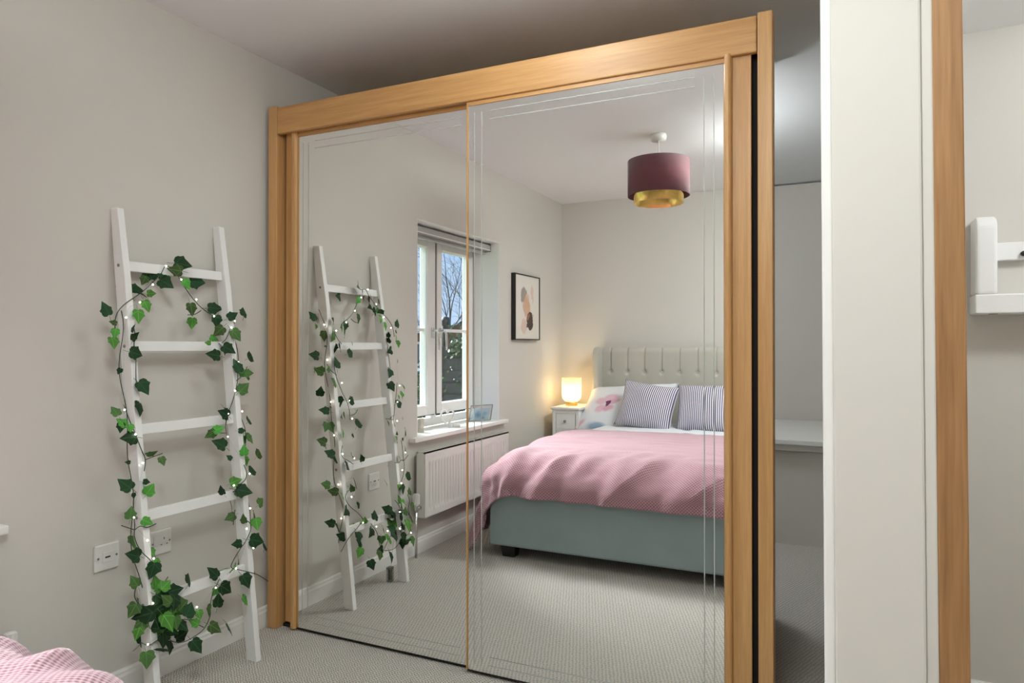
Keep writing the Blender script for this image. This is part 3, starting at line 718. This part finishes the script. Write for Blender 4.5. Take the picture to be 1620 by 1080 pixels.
# ------------------------------------------------------------------ things on the sill
SZ = WZ0+.010
cb = MB().lathe([(.022, 0), (.022, .082), (.019, .085)], (0, 0, 0), 6)
tag(cb.build('candle_holder', 'candle', None, .002, (-.085, .955, SZ)), 'small pale faceted candle holder at the end of the window sill', 'candle holder')
hp = []
for i in range(41):
    tt = 2*math.pi*i/40; x = 16*math.sin(tt)**3; z = 13*math.cos(tt)-5*math.cos(2*tt)-2*math.cos(3*tt)-math.cos(4*tt)
    hp.append((.0*x, .0030*x, .0036*(z+17)+.003))
ht = thing('heart_tealight_holder', 'white wire heart ornament with a tealight cup on the sill', 'ornament', (-.085, .645, SZ), rz=math.radians(28))
MB().tube(hp, .0065, 8, False).build('heart', 'white_gloss', ht)
MB().lathe([(.0, .0), (.023, 0), (.025, .026), (.022, .026), (.020, .006), (.0, .006)], (.035, -.045, 0), 24).build('tealight_cup', 'white_gloss', ht)
MB().lathe([(.019, .007), (.019, .020), (.0, .020)], (.035, -.045, 0), 20).build('tealight', 'tealight', ht)
MB().box((-.008, -.012, 0), (.035, .012, .005)).box((.0, -.050, 0), (.040, .0, .004)).build('foot', 'white_gloss', ht)
pf = thing('photo_frame', 'thin metal photo frame with a blue picture leaning on the sill', 'photo frame', (-.075, .185, SZ), rz=math.radians(-62))
def tilt(o): o.rotation_euler = (math.radians(-14), 0, 0); return o
fw_, fh_ = .090, .115
tilt(MB().box((-fw_, -.004, 0), (-fw_+.003, .004, fh_)).box((fw_-.003, -.004, 0), (fw_, .004, fh_)).box((-fw_, -.004, 0), (fw_, .004, .003)).box((-fw_, -.004, fh_-.003), (fw_, .004, fh_)).build('frame', 'steel_screw', pf))
tilt(MB().grid(1, 1, lambda u, v: (fw_*(1.55*u-.80), .001, .008+.085*v)).build('print', 'blue_photo', pf))
tilt(MB().box((-fw_+.003, -.0035, .003), (fw_-.003, -.002, fh_-.003)).box((-fw_+.003, .002, .003), (fw_-.003, .0035, fh_-.003)).build('pane', 'window_glass', pf))

# ------------------------------------------------------------------ bed
BX, BX0, BX1, BY0, BY1 = 1.24, .40, 2.08, -1.03, .95
BO = (BX, -.04, 0)
bed = thing('upholstered_bed', 'grey green velvet bed with a tall buttoned winged headboard', 'bed', BO)
def bp(o): return shift(o, BO)
bp(box('base', (BX0, BY0, .066), (BX1, BY1, .37), 'velvet_green', bed, .012))
for x in (BX0+.055, BX1-.145):
    for y in (BY1-.10, BY0+.05):
        bp(MB().add([(x+.012, y+.006, 0), (x+.082, y+.006, 0), (x+.082, y+.066, 0), (x+.012, y+.066, 0), (x, y, .066), (x+.09, y, .066), (x+.09, y+.072, .066), (x, y+.072, .066)],
             [(0, 3, 2, 1), (4, 5, 6, 7), (0, 1, 5, 4), (1, 2, 6, 5), (2, 3, 7, 6), (3, 0, 4, 7)]).build('leg', 'black', bed))
bp(box('mattress', (BX0+.01, BY0+.005, .372), (BX1-.01, BY1-.06, .505), 'white_paint', bed, .04))
# headboard
HX0, HX1, HTOP, HY = .345, 2.135, 1.175, -1.145
hb = bp(box('headboard', (HX0+.02, HY, .10), (HX1-.02, HY+.055, HTOP-.012), 'velvet_headboard', bed, .02))
TX = [.464+.14*i for i in range(12)]
def hbf(u, v):
    x = HX0+.045 + u*(HX1-HX0-.09); z = .30 + v*(HTOP-.004-.30)
    d = .075
    dx = min(abs(x-t) for t in TX)
    if z > .975: cre = math.exp(-(dx/.005)**2)*min(1, (z-.965)/.03)*.014
    else:
        # diagonal pleats to a second row of buttons
        t = (.975-z)/.165; ph = ((x-.464)/.14) % 1
        dd = min(abs(ph-.5*(t % 1)), abs(ph-(1-.5*(t % 1))), abs(ph+1-.5*(t % 1)-1))*.14 if t < 2 else .07
        cre = math.exp(-(dd/.010)**2)*.0008
    dxt = math.hypot(dx, z-.975); but = math.exp(-(dxt/.016)**2)*.020
    if z < .9:
        dx2 = min(abs(x-t-.07) for t in TX); but += math.exp(-(math.hypot(dx2, z-.81)/.016)**2)*.020
    pil = .003*math.cos(min(dx/.07, 1)*math.pi)*-.5
    top = max(0, (z-(HTOP-.045))/.045)
    return (x, HY+.05 + .03 - cre - but + pil - .026*top*top*1.1, z)
o = MB().grid(330, 110, hbf).build('tufted_panel', 'velvet_headboard'); o.parent = hb
for t_ in TX:
    for zz in (.975,):
        b_ = MB().lathe([(0, -.0), (.009, .0), (.0085, .004), (.005, .0065), (0, .0072)], (t_, HY+.058, zz), 14, 'Y').build('button', 'velvet_headboard'); b_.parent = hb
for x0, x1, sg in ((HX0, HX0+.05, 1), (HX1-.05, HX1, -1)):
    # wing outline in Y-Z, rounded upper front corner
    ol = [(HY, .10), (-.93, .10), (-.93, .50), (-.955, .85)]
    for k in range(9):
        a = math.pi/2*k/8; ol.append((-1.02+.065*math.cos(a)-.0, HTOP-.075+.075*math.sin(a)))
    ol.append((HY, HTOP))
    o = MB().extrude(ol, x1-x0, 'YZ', x0).build('wing', 'velvet_headboard', None, .014, None, 3); o.parent = hb

# duvet and throw: drape over the mattress edges
def drape(name, mat, x0, x1, ya, yb, top, r, hl, hr, hf, res, wr, label, cat, thick, head_hang=0):
    q = r*math.pi/2
    sl_, sr_, sf_ = hl-r+q, hr-r+q, hf-r+q          # overflow arc lengths
    S0, S1 = x0+r-sl_, x1-r+sr_; T0, T1 = ya, yb-r+sf_
    nu = int((S1-S0)/res); nv = int((T1-T0)/res)
    def fn(u, v):
        s = S0+u*(S1-S0); t = T0+v*(T1-T0)
        ox = min(s-(x0+r), 0) + max(s-(x1-r), 0); oy = max(t-(yb-r), 0)
        o = math.hypot(ox, oy)
        bx = min(max(s, x0+r), x1-r); by = min(t, yb-r)
        if o < 1e-6: p = Vector((bx, by, top)); n = Vector((0, 0, 1)); drop = 0; dr = Vector((0, 0, 0))
        else:
            dr = Vector((ox/o, oy/o, 0))
            if o < q: h = r*math.sin(o/r); drop = r*(1-math.cos(o/r)); n = dr*math.sin(o/r)+Vector((0, 0, math.cos(o/r)))
            else: h = r; drop = r+o-q; n = dr.copy()
            cor = 2*abs(dr.x*dr.y)
            h += cor*.12*max(0, drop-r) + (.16*max(0, drop-r) if ox < 0 and name == 'throw_blanket' else 0)
            p = Vector((bx, by, top-drop))+dr*h
        dome = .014*(1-((s-BX)/.85)**2) - .050*max(0, (t-.1)/.75)**2 if drop < r else 0
        p.z += dome if o < 1e-6 else dome*max(0, 1-drop/r)
        p += n*wr(s, t, ox, oy, drop)
        p.z = max(p.z, .022)
        return p
    mb = MB().grid(nu, nv, fn, lambda u, v: ((S0+u*(S1-S0)), (T0+v*(T1-T0))) if mat == 'throw' else (u, v))
    o = mb.build(name, mat)
    sd = o.modifiers.new('solid', 'SOLIDIFY'); sd.thickness = thick; sd.offset = -1
    return tag(o, label, cat)
def wr_duvet(s, t, ox, oy, drop):
    return .006*noise.noise(Vector((s*5, t*5, 3)))+.003*noise.noise(Vector((s*14, t*14, 8)))
def ridge(x): return 1-2*abs(x)
def wr_throw(s, t, ox, oy, drop):
    a = .005*noise.noise(Vector((s*4, t*5, 1))) + .004*ridge(noise.noise(Vector((s*5+t*2, t*11, 5)))) - .004
    e = max(0, t-.62)                       # folds gather towards the foot edge
    if e > 0:
        g = min(1, e/.22)
        ws = s + .30*e + .06*noise.noise(Vector((s*2.2, e*4, 2)))
        a += g*(.020*noise.noise(Vector((ws*11, e*2.2, 7))) + .016*math.sin(ws*21+3*noise.noise(Vector((s*2.4, 0, 4))))*(.25+.75*abs(noise.noise(Vector((s*2.5, 0, 9))))*1.6))
        a += .018*g*(ridge(noise.noise(Vector((s*7+e*5, e*1.6, 21))))-.6) + .010*g
    if ox < 0:
        g = min(1, -ox/.25); a += g*(.020*math.sin(t*20+1)+.014*noise.noise(Vector((t*9, ox*2, 3)))) + .008*g
    return a
drape('duvet', 'floral_duvet', BX0-.0, BX1+.0, -.98, BY1-.02, .572, .17, .20, .20, .17, .02, wr_duvet,
      'white duvet with a watercolour floral print showing above the pink throw', 'duvet', .02)
drape('throw_blanket', 'throw', BX0-.060, BX1+.045, -.10, BY1+.040, .606, .20, .50, .40, .250, .010, wr_throw,
      'dusty pink waffle knit throw draped over the foot of the bed', 'throw', .008)

# pillows
def pillow(name, mat, w_, h_, th, loc, rx, ry, rz, label, cat, group=None, seedv=0, shear=0):
    mb = MB()
    def surf(sg):
        def fn(u, v):
            a, b = u*2-1, v*2-1
            k = (1-abs(a)**2.6)**.55*(1-abs(b)**2.6)**.55 if abs(a) < 1 and abs(b) < 1 else 0
            pin = 1-.07*(1-b*b)*a*a; pin2 = 1-.07*(1-a*a)*b*b
            z = sg*th*.5*k*(1+.18*noise.noise(Vector((a*2, b*2, seedv+sg))))
            return (a*w_/2*pin - shear*b, b*h_/2*pin2, z + .012*noise.noise(Vector((a*1.3, b*1.3, seedv))))
        return fn
    mb.grid(26, 22, surf(1)); n0 = len(mb.f); mb.grid(26, 22, surf(-1))
    mb.f = mb.f[:n0] + [tuple(reversed(f)) for f in mb.f[n0:]]
    me = mb.mesh(name, mat)
    bm = bmesh.new(); bm.from_mesh(me); bmesh.ops.remove_doubles(bm, verts=bm.verts, dist=.0005); bm.to_mesh(me); bm.free()
    o = bpy.data.objects.new(name, me); col.objects.link(o); o.location = loc; o.rotation_mode = 'XYZ'
    o.matrix_world = Matrix.Translation(loc) @ Matrix.Rotation(rz, 4, 'Z') @ Matrix.Rotation(rx, 4, 'X') @ Matrix.Rotation(ry, 4, 'Z')
    return tag(o, label, cat, group)
R = math.radians
# rx = 90 stands the pillow up; the mirrored print faces the foot of the bed (+y), so turn by 180
pillow('floral_pillow', 'floral', .70, .46, .19, (.63, -.865, .685), R(52), R(-5), R(180), 'white pillow with a pink flower print, beside the bedside lamp', 'pillow', seedv=1, shear=.08)
pillow('floral_pillow', 'floral', .74, .46, .19, (1.50, -.885, .700), R(58), R(-3), R(180), 'floral pillow half hidden behind the right striped cushion', 'pillow', seedv=2)
pillow('striped_cushion', 'striped', .43, .37, .17, (.87, -.68, .735), R(66), R(8), R(180), 'navy and white striped cushion leaning on the flower print pillow', 'cushion', seedv=3)
pillow('striped_cushion', 'striped', .43, .37, .17, (1.305, -.68, .735), R(66), R(-2), R(180), 'navy and white striped cushion partly cut off by the right edge of the mirror', 'cushion', seedv=4)

# ------------------------------------------------------------------ bedside table and lamp
NO = (.215, -.90, 0)
ns = thing('bedside_table', 'small white bedside table with drawers beside the bed', 'bedside table', NO)
nx0, nx1, ny0, ny1, nz = .095, .325, -1.13, -.70, .70
def np_(o): return shift(o, NO)
np_(box('top', (nx0-.006, ny0, nz-.020), (nx1+.006, ny1+.006, nz), 'white_paint', ns, .005))
np_(box('body', (nx0+.012, ny0+.01, .10), (nx1-.012, ny1-.030, nz-.021), 'white_paint', ns))
for x in (nx0+.004, nx1-.030):
    for y in (ny0+.006, ny1-.032): np_(box('leg', (x, y, 0), (x+.026, y+.026, nz-.021), 'white_paint', ns, .003))
for i, (z0, z1) in enumerate(((.530, .652), (.395, .518), (.26, .383))):
    dr_ = np_(box('drawer', (nx0+.034, ny1-.030, z0), (nx1-.034, ny1-.012, z1), 'white_paint', ns, .003))
    k = MB().lathe([(.004, ny1-.012), (.004, ny1-.002), (.010, ny1+.004), (.011, ny1+.010), (.007, ny1+.014), (0, ny1+.015)], ((nx0+nx1)/2, 0, (z0+z1)/2), 16, 'Y').build('knob', 'steel_screw'); k.parent = dr_
np_(MB().box((nx0+.030, ny1-.030, .653), (nx1-.030, ny1-.008, nz-.021)).box((nx0+.030, ny1-.030, .519), (nx1-.030, ny1-.010, .529)).box((nx0+.030, ny1-.030, .384), (nx1-.030, ny1-.010, .394)).build('front_rail', 'white_paint', ns))
LO = (.188, -.90, nz)
lm = thing('table_lamp', 'lit frosted glass table lamp with a brass foot on the bedside table', 'lamp', LO)
MB().lathe([(.0, 0), (.048, 0), (.048, .028), (.044, .032), (0, .032)], (0, 0, 0), 28).build('base', 'brass', lm)
gl = bpy.data.materials.new('frosted_glass'); gl.use_nodes = True; MATS['frosted_glass'] = gl
nt = gl.node_tree; nt.nodes.clear()
o_ = nd(nt, 'ShaderNodeOutputMaterial'); tl = nd(nt, 'ShaderNodeBsdfTranslucent'); tp = nd(nt, 'ShaderNodeBsdfTransparent'); df = nd(nt, 'ShaderNodeBsdfDiffuse')
tl.inputs[0].default_value = (.97, .88, .68, 1); df.inputs[0].default_value = (.88, .80, .64, 1); tp.inputs[0].default_value = (1, .93, .78, 1)
m1 = nd(nt, 'ShaderNodeMixShader'); m1.inputs[0].default_value = .35; m2 = nd(nt, 'ShaderNodeMixShader'); m2.inputs[0].default_value = .45
nt.links.new(tl.outputs[0], m1.inputs[1]); nt.links.new(df.outputs[0], m1.inputs[2]); nt.links.new(m1.outputs[0], m2.inputs[1]); nt.links.new(tp.outputs[0], m2.inputs[2]); nt.links.new(m2.outputs[0], o_.inputs[0])
MB().lathe([(.046, .033), (.060, .040), (.072, .056), (.079, .080), (.080, .225), (.077, .225), (.076, .080), (.070, .060), (.058, .043), (.046, .036)], (0, 0, 0), 40, 'Z', True).build('shade', 'frosted_glass', lm)
emit('bulb_warm', (1, .86, .64, 1), 70)
MB().lathe([(0, .085), (.018, .092), (.028, .115), (.030, .135), (.022, .155), (0, .165)], (0, 0, 0), 20).build('bulb', 'bulb_warm', lm)
MB().lathe([(.012, .032), (.012, .088), (0, .088)], (0, 0, 0), 14).build('bulb_holder', 'brass', lm)

# ------------------------------------------------------------------ pendant lamp
PLO = (1.243, .465, CEIL)
pn = thing('pendant_lamp', 'dusky pink velvet drum pendant with a gold inner ring', 'ceiling lamp', PLO)
MB().lathe([(0, 0), (.043, 0), (.046, -.012), (.042, -.036), (0, -.036)], (0, 0, 0), 28).build('ceiling_rose', 'plastic_white', pn)
MB().tube([(0, 0, -.036), (0, 0, -.30)], .0035, 8).build('cord', 'plastic_white', pn)
zt, zb = -.152, -.355
MB().lathe([(.176, zt), (.176, zb), (.172, zb), (.172, zt)], (0, 0, 0), 64, 'Z', True).build('drum_shade', 'velvet_pink', pn)
MB().lathe([(.141, zt-.05), (.141, zb-.042), (.138, zb-.042), (.138, zt-.05)], (0, 0, 0), 64, 'Z', True).build('inner_ring', 'gold', pn)
sp_ = MB()
for k in range(3):
    a = k*2*math.pi/3+.4; sp_.tube([(0, 0, zt-.04), (.171*math.cos(a), .171*math.sin(a), zt-.02)], .003, 6); sp_.tube([(.138*math.cos(a), .138*math.sin(a), zt-.06), (.171*math.cos(a), .171*math.sin(a), zt-.03)], .003, 6)
sp_.tube([(0, 0, -.29), (0, 0, -.34)], .018, 12); sp_.build('spider_frame', 'plastic_white', pn)
a = math.radians(180+60)
MB().box((.1755, -.0015, zb), (.1775, .0015, zt)).build('seam', 'velvet_pink', pn).rotation_euler = (0, 0, math.radians(143))

# ------------------------------------------------------------------ oak door, shelf beyond
DO = (2.40, 1.7, 0)
dd = thing('door_1', 'oak door standing open, seen on its edge at the right', 'door', DO)
dd['kind'] = 'structure'; del dd['category']
sh = .018
shift(MB().box((2.3715, 1.305, .006), (2.4135, 2.067, 2.395), -sh).build('leaf', 'oak_door', dd, .002), DO)
SO = (2.85, 2.70, 1.27)
sf = thing('wall_shelf', 'white wall shelf with a round topped end upright, right of the oak door', 'shelf', SO)
def upr(x0, x1):
    y0, y1, z0, z1 = 2.638, Y_HALL, 1.346, 1.595; ol = [(y1, z0), (y0, z0)]
    for k in range(9):
        a = math.pi*.5*k/8; ol.append((y0+.040-.040*math.cos(a), z1-.040+.040*math.sin(a)))
    ol.append((y1, z1))
    shift(MB().extrude(ol, x1-x0, 'YZ', x0).build('upright', 'white_paint', sf, .010, None, 3), SO)
upr(2.596, 2.654); upr(3.12, 3.178)
shift(box('board', (2.593, 2.630, 1.286), (3.181, Y_HALL, 1.346), 'white_paint', sf, .004), SO)
shift(box('back_rail', (2.655, 2.730, 1.460), (3.119, Y_HALL, 1.517), 'white_paint', sf, .003), SO)
shift(MB().lathe([(.0, 2.712), (.008, 2.712), (.008, 2.730)], (2.735, 0, 1.478), 12, 'Y').build('peg', 'black', sf), SO)
shift(MB().lathe([(.013, 1.2845), (.013, 1.286)], (2.645, 2.665, 0), 14).build('screw_cap', 'plastic_grey', sf), SO)

# added unseen fill lights: bedroom domes, hallway and landing globes
def fill_dome(loc, r, k, label):
    t = thing('fill_light_dome', label, 'ceiling light', loc)
    MB().lathe([(0, 0), (r+.012, 0), (r+.012, -.018), (r, -.022), (0, -.022)], (0, 0, 0), 32).build('base', 'plastic_white', t)
    MB().lathe([(r, -.0225), (r*.98, -.05), (r*.85, -.085), (r*.55, -.11), (0, -.12)], (0, 0, 0), 32).build('diffuser', emit('dome_fill_%d' % k, (.915, .99, .985, 1), k), t)
    return t
def fill_globe(loc, drop, r, k, label):
    t = thing('fill_globe', label, 'ceiling light', loc)
    MB().lathe([(0, 0), (.045, 0), (.042, -.03), (0, -.03)], (0, 0, 0), 24).build('ceiling_rose', 'plastic_white', t)
    MB().tube([(0, 0, -.03), (0, 0, -drop)], .004, 8).build('cord', 'plastic_white', t)
    MB().lathe([(0, -drop)]+[(r*math.sin(a*math.pi/16), -drop-r+r*math.cos(a*math.pi/16)) for a in range(1, 16)]+[(0, -drop-2*r)], (0, 0, 0), 32).build('globe', emit('globe_fill_%d' % k, (.90, .96, 1, 1), k), t)
    return t
fill_dome((1.35, 1.72, CEIL), .15, FILL_WARDROBE_K, 'added unseen fill light under the ceiling in front of the wardrobe')
fill_dome((1.92, .28, CEIL), .24, FILL_BED_K, 'added unseen fill light under the ceiling over the right foot corner of the bed')
fill_globe((3.25, 1.75, CEIL), .10, .12, FILL_HALL_K, 'added unseen fill globe in the hallway beyond the oak door')
fill_globe((1.3, 3.85, CEIL+.012), .12, .14, FILL_LANDING_K, 'added unseen fill globe on the landing behind the wardrobe')

# ------------------------------------------------------------------ outside the window
def mv(px, py, d, mir=MIR_L):
    p = CAM + ray(px, py)*d; p.y = 2*mir-p.y; return p
GZ = -.55
struct(MB().box((-60, -70, GZ-.1), (-.32, 30, GZ)).build('ground', 'grass'), 'grass outside the window')
ax_r = Vector((rt.x, -rt.y, 0)).normalized()        # image-right as seen in the mirror
ax_f = Vector((fw.x, -fw.y, 0)).normalized()
def frame_obj(o, p): # local x = image right, local y = away from viewer
    yy = ax_f; xx = ax_r; zz = Vector((0, 0, 1))
    o.matrix_world = Matrix(((xx.x, yy.x, 0, p[0]), (xx.y, yy.y, 0, p[1]), (0, 0, 1, p[2]), (0, 0, 0, 1)))
    return o
fp = mv(720, 547, 6.6)
fn_ = thing('garden_fence', 'dark horizontal board fence outside the window', 'fence'); frame_obj(fn_, (fp.x, fp.y, GZ))
FT = 1.19-GZ
bme = MB().box((-.32, -.012, 0), (1.9, .012, .094)).mesh('board', 'fence_dark')
nb = int(FT/.112)
for i in range(nb):
    o = bpy.data.objects.new('board', bme); col.objects.link(o); o.parent = fn_; o.location = (0, (i % 2)*.004, FT-.11-(i*.112))
for x in (-.25, .8, 1.85): MB().box((x-.03, .013, 0), (x+.03, .06, FT-.02)).build('post', 'fence_dark', fn_)
MB().box((-.30, .02, 0), (1.88, .025, FT-.03)).build('backing', 'black', fn_)
# climbing foliage and blossom on the fence
def foliage(name, n, fnp, size, mat, seed, parent=None):
    rn = random.Random(seed); mb = MB()
    for _ in range(n):
        p = Vector(fnp(rn)); a = Vector((rn.uniform(-1, 1), rn.uniform(-1, 1), rn.uniform(-1, 1))).normalized(); b = a.orthogonal().normalized(); c = a.cross(b)
        s = size*rn.uniform(.6, 1.3)
        mb.add([p-b*s*.5, p+c*s*.32, p+b*s*.5, p-c*s*.32], [(0, 1, 2), (0, 2, 3)])
    me = bpy.data.meshes.new(name); me.from_pydata(mb.v, [], mb.f); me.materials.append(MATS[mat])
    o = bpy.data.objects.new(name, me); col.objects.link(o)
    if parent: o.parent = parent
    return o
cl = thing('climbing_shrub', 'dark climbing shrub with white blossom over the garden fence', 'shrub'); frame_obj(cl, (fp.x, fp.y, GZ))
foliage('leaves', 800, lambda r: (r.uniform(-.42, 1.5), -.03-abs(r.gauss(0, .05)), r.uniform(.2, FT-.1)), .045, 'hedge_leaf', 3, cl)['kind'] = 'stuff'
foliage('crown', 4200, lambda r: (r.uniform(-.05, 1.6), r.uniform(-.12, .35), FT-.10+abs(r.gauss(0, .10))), .05, 'hedge_leaf', 4, cl)['kind'] = 'stuff'
foliage('blossom', 380, lambda r: (r.uniform(-.40, 1.5), -.08-abs(r.gauss(0, .05)), r.uniform(.3, FT-.15)), .015, 'blossom', 5, cl)['kind'] = 'stuff'
foliage('side_leaves', 1500, lambda r: (lambda h: (-.32-r.random()*.55*(1-h/(FT-.25)), -.03+r.gauss(0, .06), h))(r.uniform(.1, FT-.25)), .05, 'hedge_leaf', 6, cl)['kind'] = 'stuff'
MB().tube([(.3, -.05, 0), (.35, -.04, .8), (.2, -.04, FT-.1)], [.02, .015, .008], 6).tube([(-.4, -.03, 0), (-.45, -.03, .8)], [.015, .006], 6).build('stem', 'bark', cl)
# dark rounded garden post
gp = mv(704.5, 500, 7.2)
go = thing('garden_post', 'dark post with a rounded top behind the fence', 'post'); frame_obj(go, (gp.x, gp.y, GZ))
zt_ = CAM_H+.30-GZ
MB().lathe([(.0, 0), (.028, 0), (.028, zt_-.10), (.03, zt_-.09)], (0, 0, 0), 16).build('shaft', 'black', go)
MB().lathe([(.03, zt_-.10), (.045, zt_-.085), (.05, zt_-.05), (.04, zt_-.01), (0, zt_)], (0, 0, 0), 16).build('cap', 'black', go)
# houses
def house(px0, px1, d, eave_py, ridge_py, label, roofm, wins, depth=7):
    a = mv(px0, 547, d); b = mv(px1, 547, d); wdt = (b-a).length
    t = thing('brick_house', label, 'house', group='houses across the road'); frame_obj(t, (a.x, a.y, GZ))
    ze = CAM_H+(547-eave_py)*d/F_PX-GZ; zr = CAM_H+(547-ridge_py)*d/F_PX-GZ
    MB().box((0, 0, 0), (wdt, depth, ze)).build('wall', 'brick', t)
    MB().add([(-.3, -.3, ze-.1), (wdt+.3, -.3, ze-.1), (wdt+.3, depth+.3, ze-.1), (-.3, depth+.3, ze-.1), (.8, depth/2, zr), (wdt-.8, depth/2, zr)],
             [(0, 1, 5, 4), (2, 3, 4, 5), (1, 2, 5), (3, 0, 4), (0, 3, 2, 1)]).build('roof', roofm, t)
    MB().box((wdt*.3, depth/2-.3, zr-.4), (wdt*.3+.6, depth/2+.3, zr+.7)).build('chimney', 'brick', t)
    for (x, z, ww, hh) in wins:
        f = MB().box((x, -.05, z), (x+ww, .02, z+hh)).build('window', 'upvc', t)
        p = MB().box((x+.1, -.07, z+.1), (x+ww-.1, -.052, z+hh-.1)).build('pane', 'car_glass', t); p.parent = f
    return t
house(701, 775, 38, 529, 509, 'brick house with a grey tiled roof behind the hedge', 'roof_tile', [(.6, 1.15, 1.1, 1.0), (2.3, 1.15, 1.1, 1.0)])
house(640, 676, 29, 523, 503, 'brick house with a blue slate roof behind the parked car', 'roof_slate', [(.15, .9, .55, 1.0)])
gab = mv(738, 547, 26)
ga = thing('house_gable', 'near house gable with a steep dark roof at the right of the window', 'house', group='houses across the road'); frame_obj(ga, (gab.x, gab.y, GZ))
MB().extrude([(-.75, 0), (2.5, 0), (2.5, 2.25), (.9, 3.35), (-.75, 2.2)], 6, 'XZ', 0).build('wall', 'brick', ga)
MB().add([(-.95, -.3, 2.05), (.9, -.3, 3.45), (.9, 6, 3.45), (-.95, 6, 2.05), (2.7, -.3, 2.2), (2.7, 6, 2.2)], [(0, 1, 2, 3), (1, 4, 5, 2)]).build('roof', 'roof_tile', ga)
# road and car
rp = mv(650, 575, 22)
rd_ = MB().box((-30, -3, 0), (30, 2.5, .01)).build('road', 'tarmac'); frame_obj(rd_, (rp.x, rp.y, GZ)); struct(rd_, 'road outside')
cp = mv(666, 590, 16)
ca = thing('parked_car', 'pale blue car parked outside behind the fence', 'car'); frame_obj(ca, (cp.x, cp.y, GZ))
body = [(-2.9, .28), (-2.95, .62), (-2.6, .80), (-1.9, .88), (-1.2, 1.40), (.15, 1.42), (.75, .98), (.95, .85), (1.0, .45), (.95, .25)]
MB().extrude([(x-.6, z) for x, z in body], 1.7, 'XZ', -.85).build('body', 'car_paint', ca, .06)
MB().extrude([(x-.6, z) for x, z in [(-1.75, .92), (-1.12, 1.34), (.08, 1.36), (.58, .98)]], 1.72, 'XZ', -.86).build('side_glass', 'car_glass', ca)
MB().add([(-.43, -.7, 1.39), (-.43, .7, 1.39), (.18, .75, .97), (.18, -.75, .97)], [(0, 1, 2, 3)]).build('rear_screen', 'car_glass', ca)
for x in (-2.9, -.25):
    for y in (-.86, .68): MB().lathe([(0, y), (.3, y), (.3, y+.18), (0, y+.18)], (x, 0, .3), 20, 'Y').build('wheel', 'black', ca)
# bare trees
def tree(px, base_d, h, seed, label, nlev=5):
    p = mv(px, 547, base_d); t = thing('bare_tree', label, 'tree', group='bare winter trees'); frame_obj(t, (p.x, p.y, GZ))
    rn = random.Random(seed); tr = MB(); br = MB()
    def grow(p, d, l, r, lev, mb):
        pts = [p]; q = p.copy(); dd_ = d.copy()
        for i in range(4):
            dd_ = (dd_+Vector((rn.uniform(-.12, .12), rn.uniform(-.12, .12), rn.uniform(-.05, .1) if lev < 3 else rn.uniform(-.25, .02)))).normalized(); q = q+dd_*l/4; pts.append(q.copy())
        mb.tube(pts, [r, r*.9, r*.8, r*.7, r*.55], 5 if lev < 2 else 3, False)
        if lev >= nlev: return
        for k in range(3 if lev < 4 else 2):
            bp_ = pts[rn.choice((2, 3, 4))]; nd_ = (dd_+Vector((rn.uniform(-.8, .8), rn.uniform(-.8, .8), rn.uniform(.0, .5)))).normalized()
            grow(bp_, nd_, l*rn.uniform(.55, .75), r*.5, lev+1, br)
        grow(pts[-1], dd_, l*.8, r*.55, lev+1, br)
    grow(Vector((0, 0, 0)), Vector((0, 0, 1)), h*.36, h*.011, 0, tr)
    tr.build('trunk', 'bark', t)
    br.build('branches', 'bark', t)
tree(707, 46, 9.6, 5, 'tall bare tree rising above the houses in the right window pane')
tree(732, 56, 7.6, 9, 'lower drooping bare tree right of the tall one')
tree(664, 46, 6.6, 14, 'bare tree above the slate roof in the left window pane')
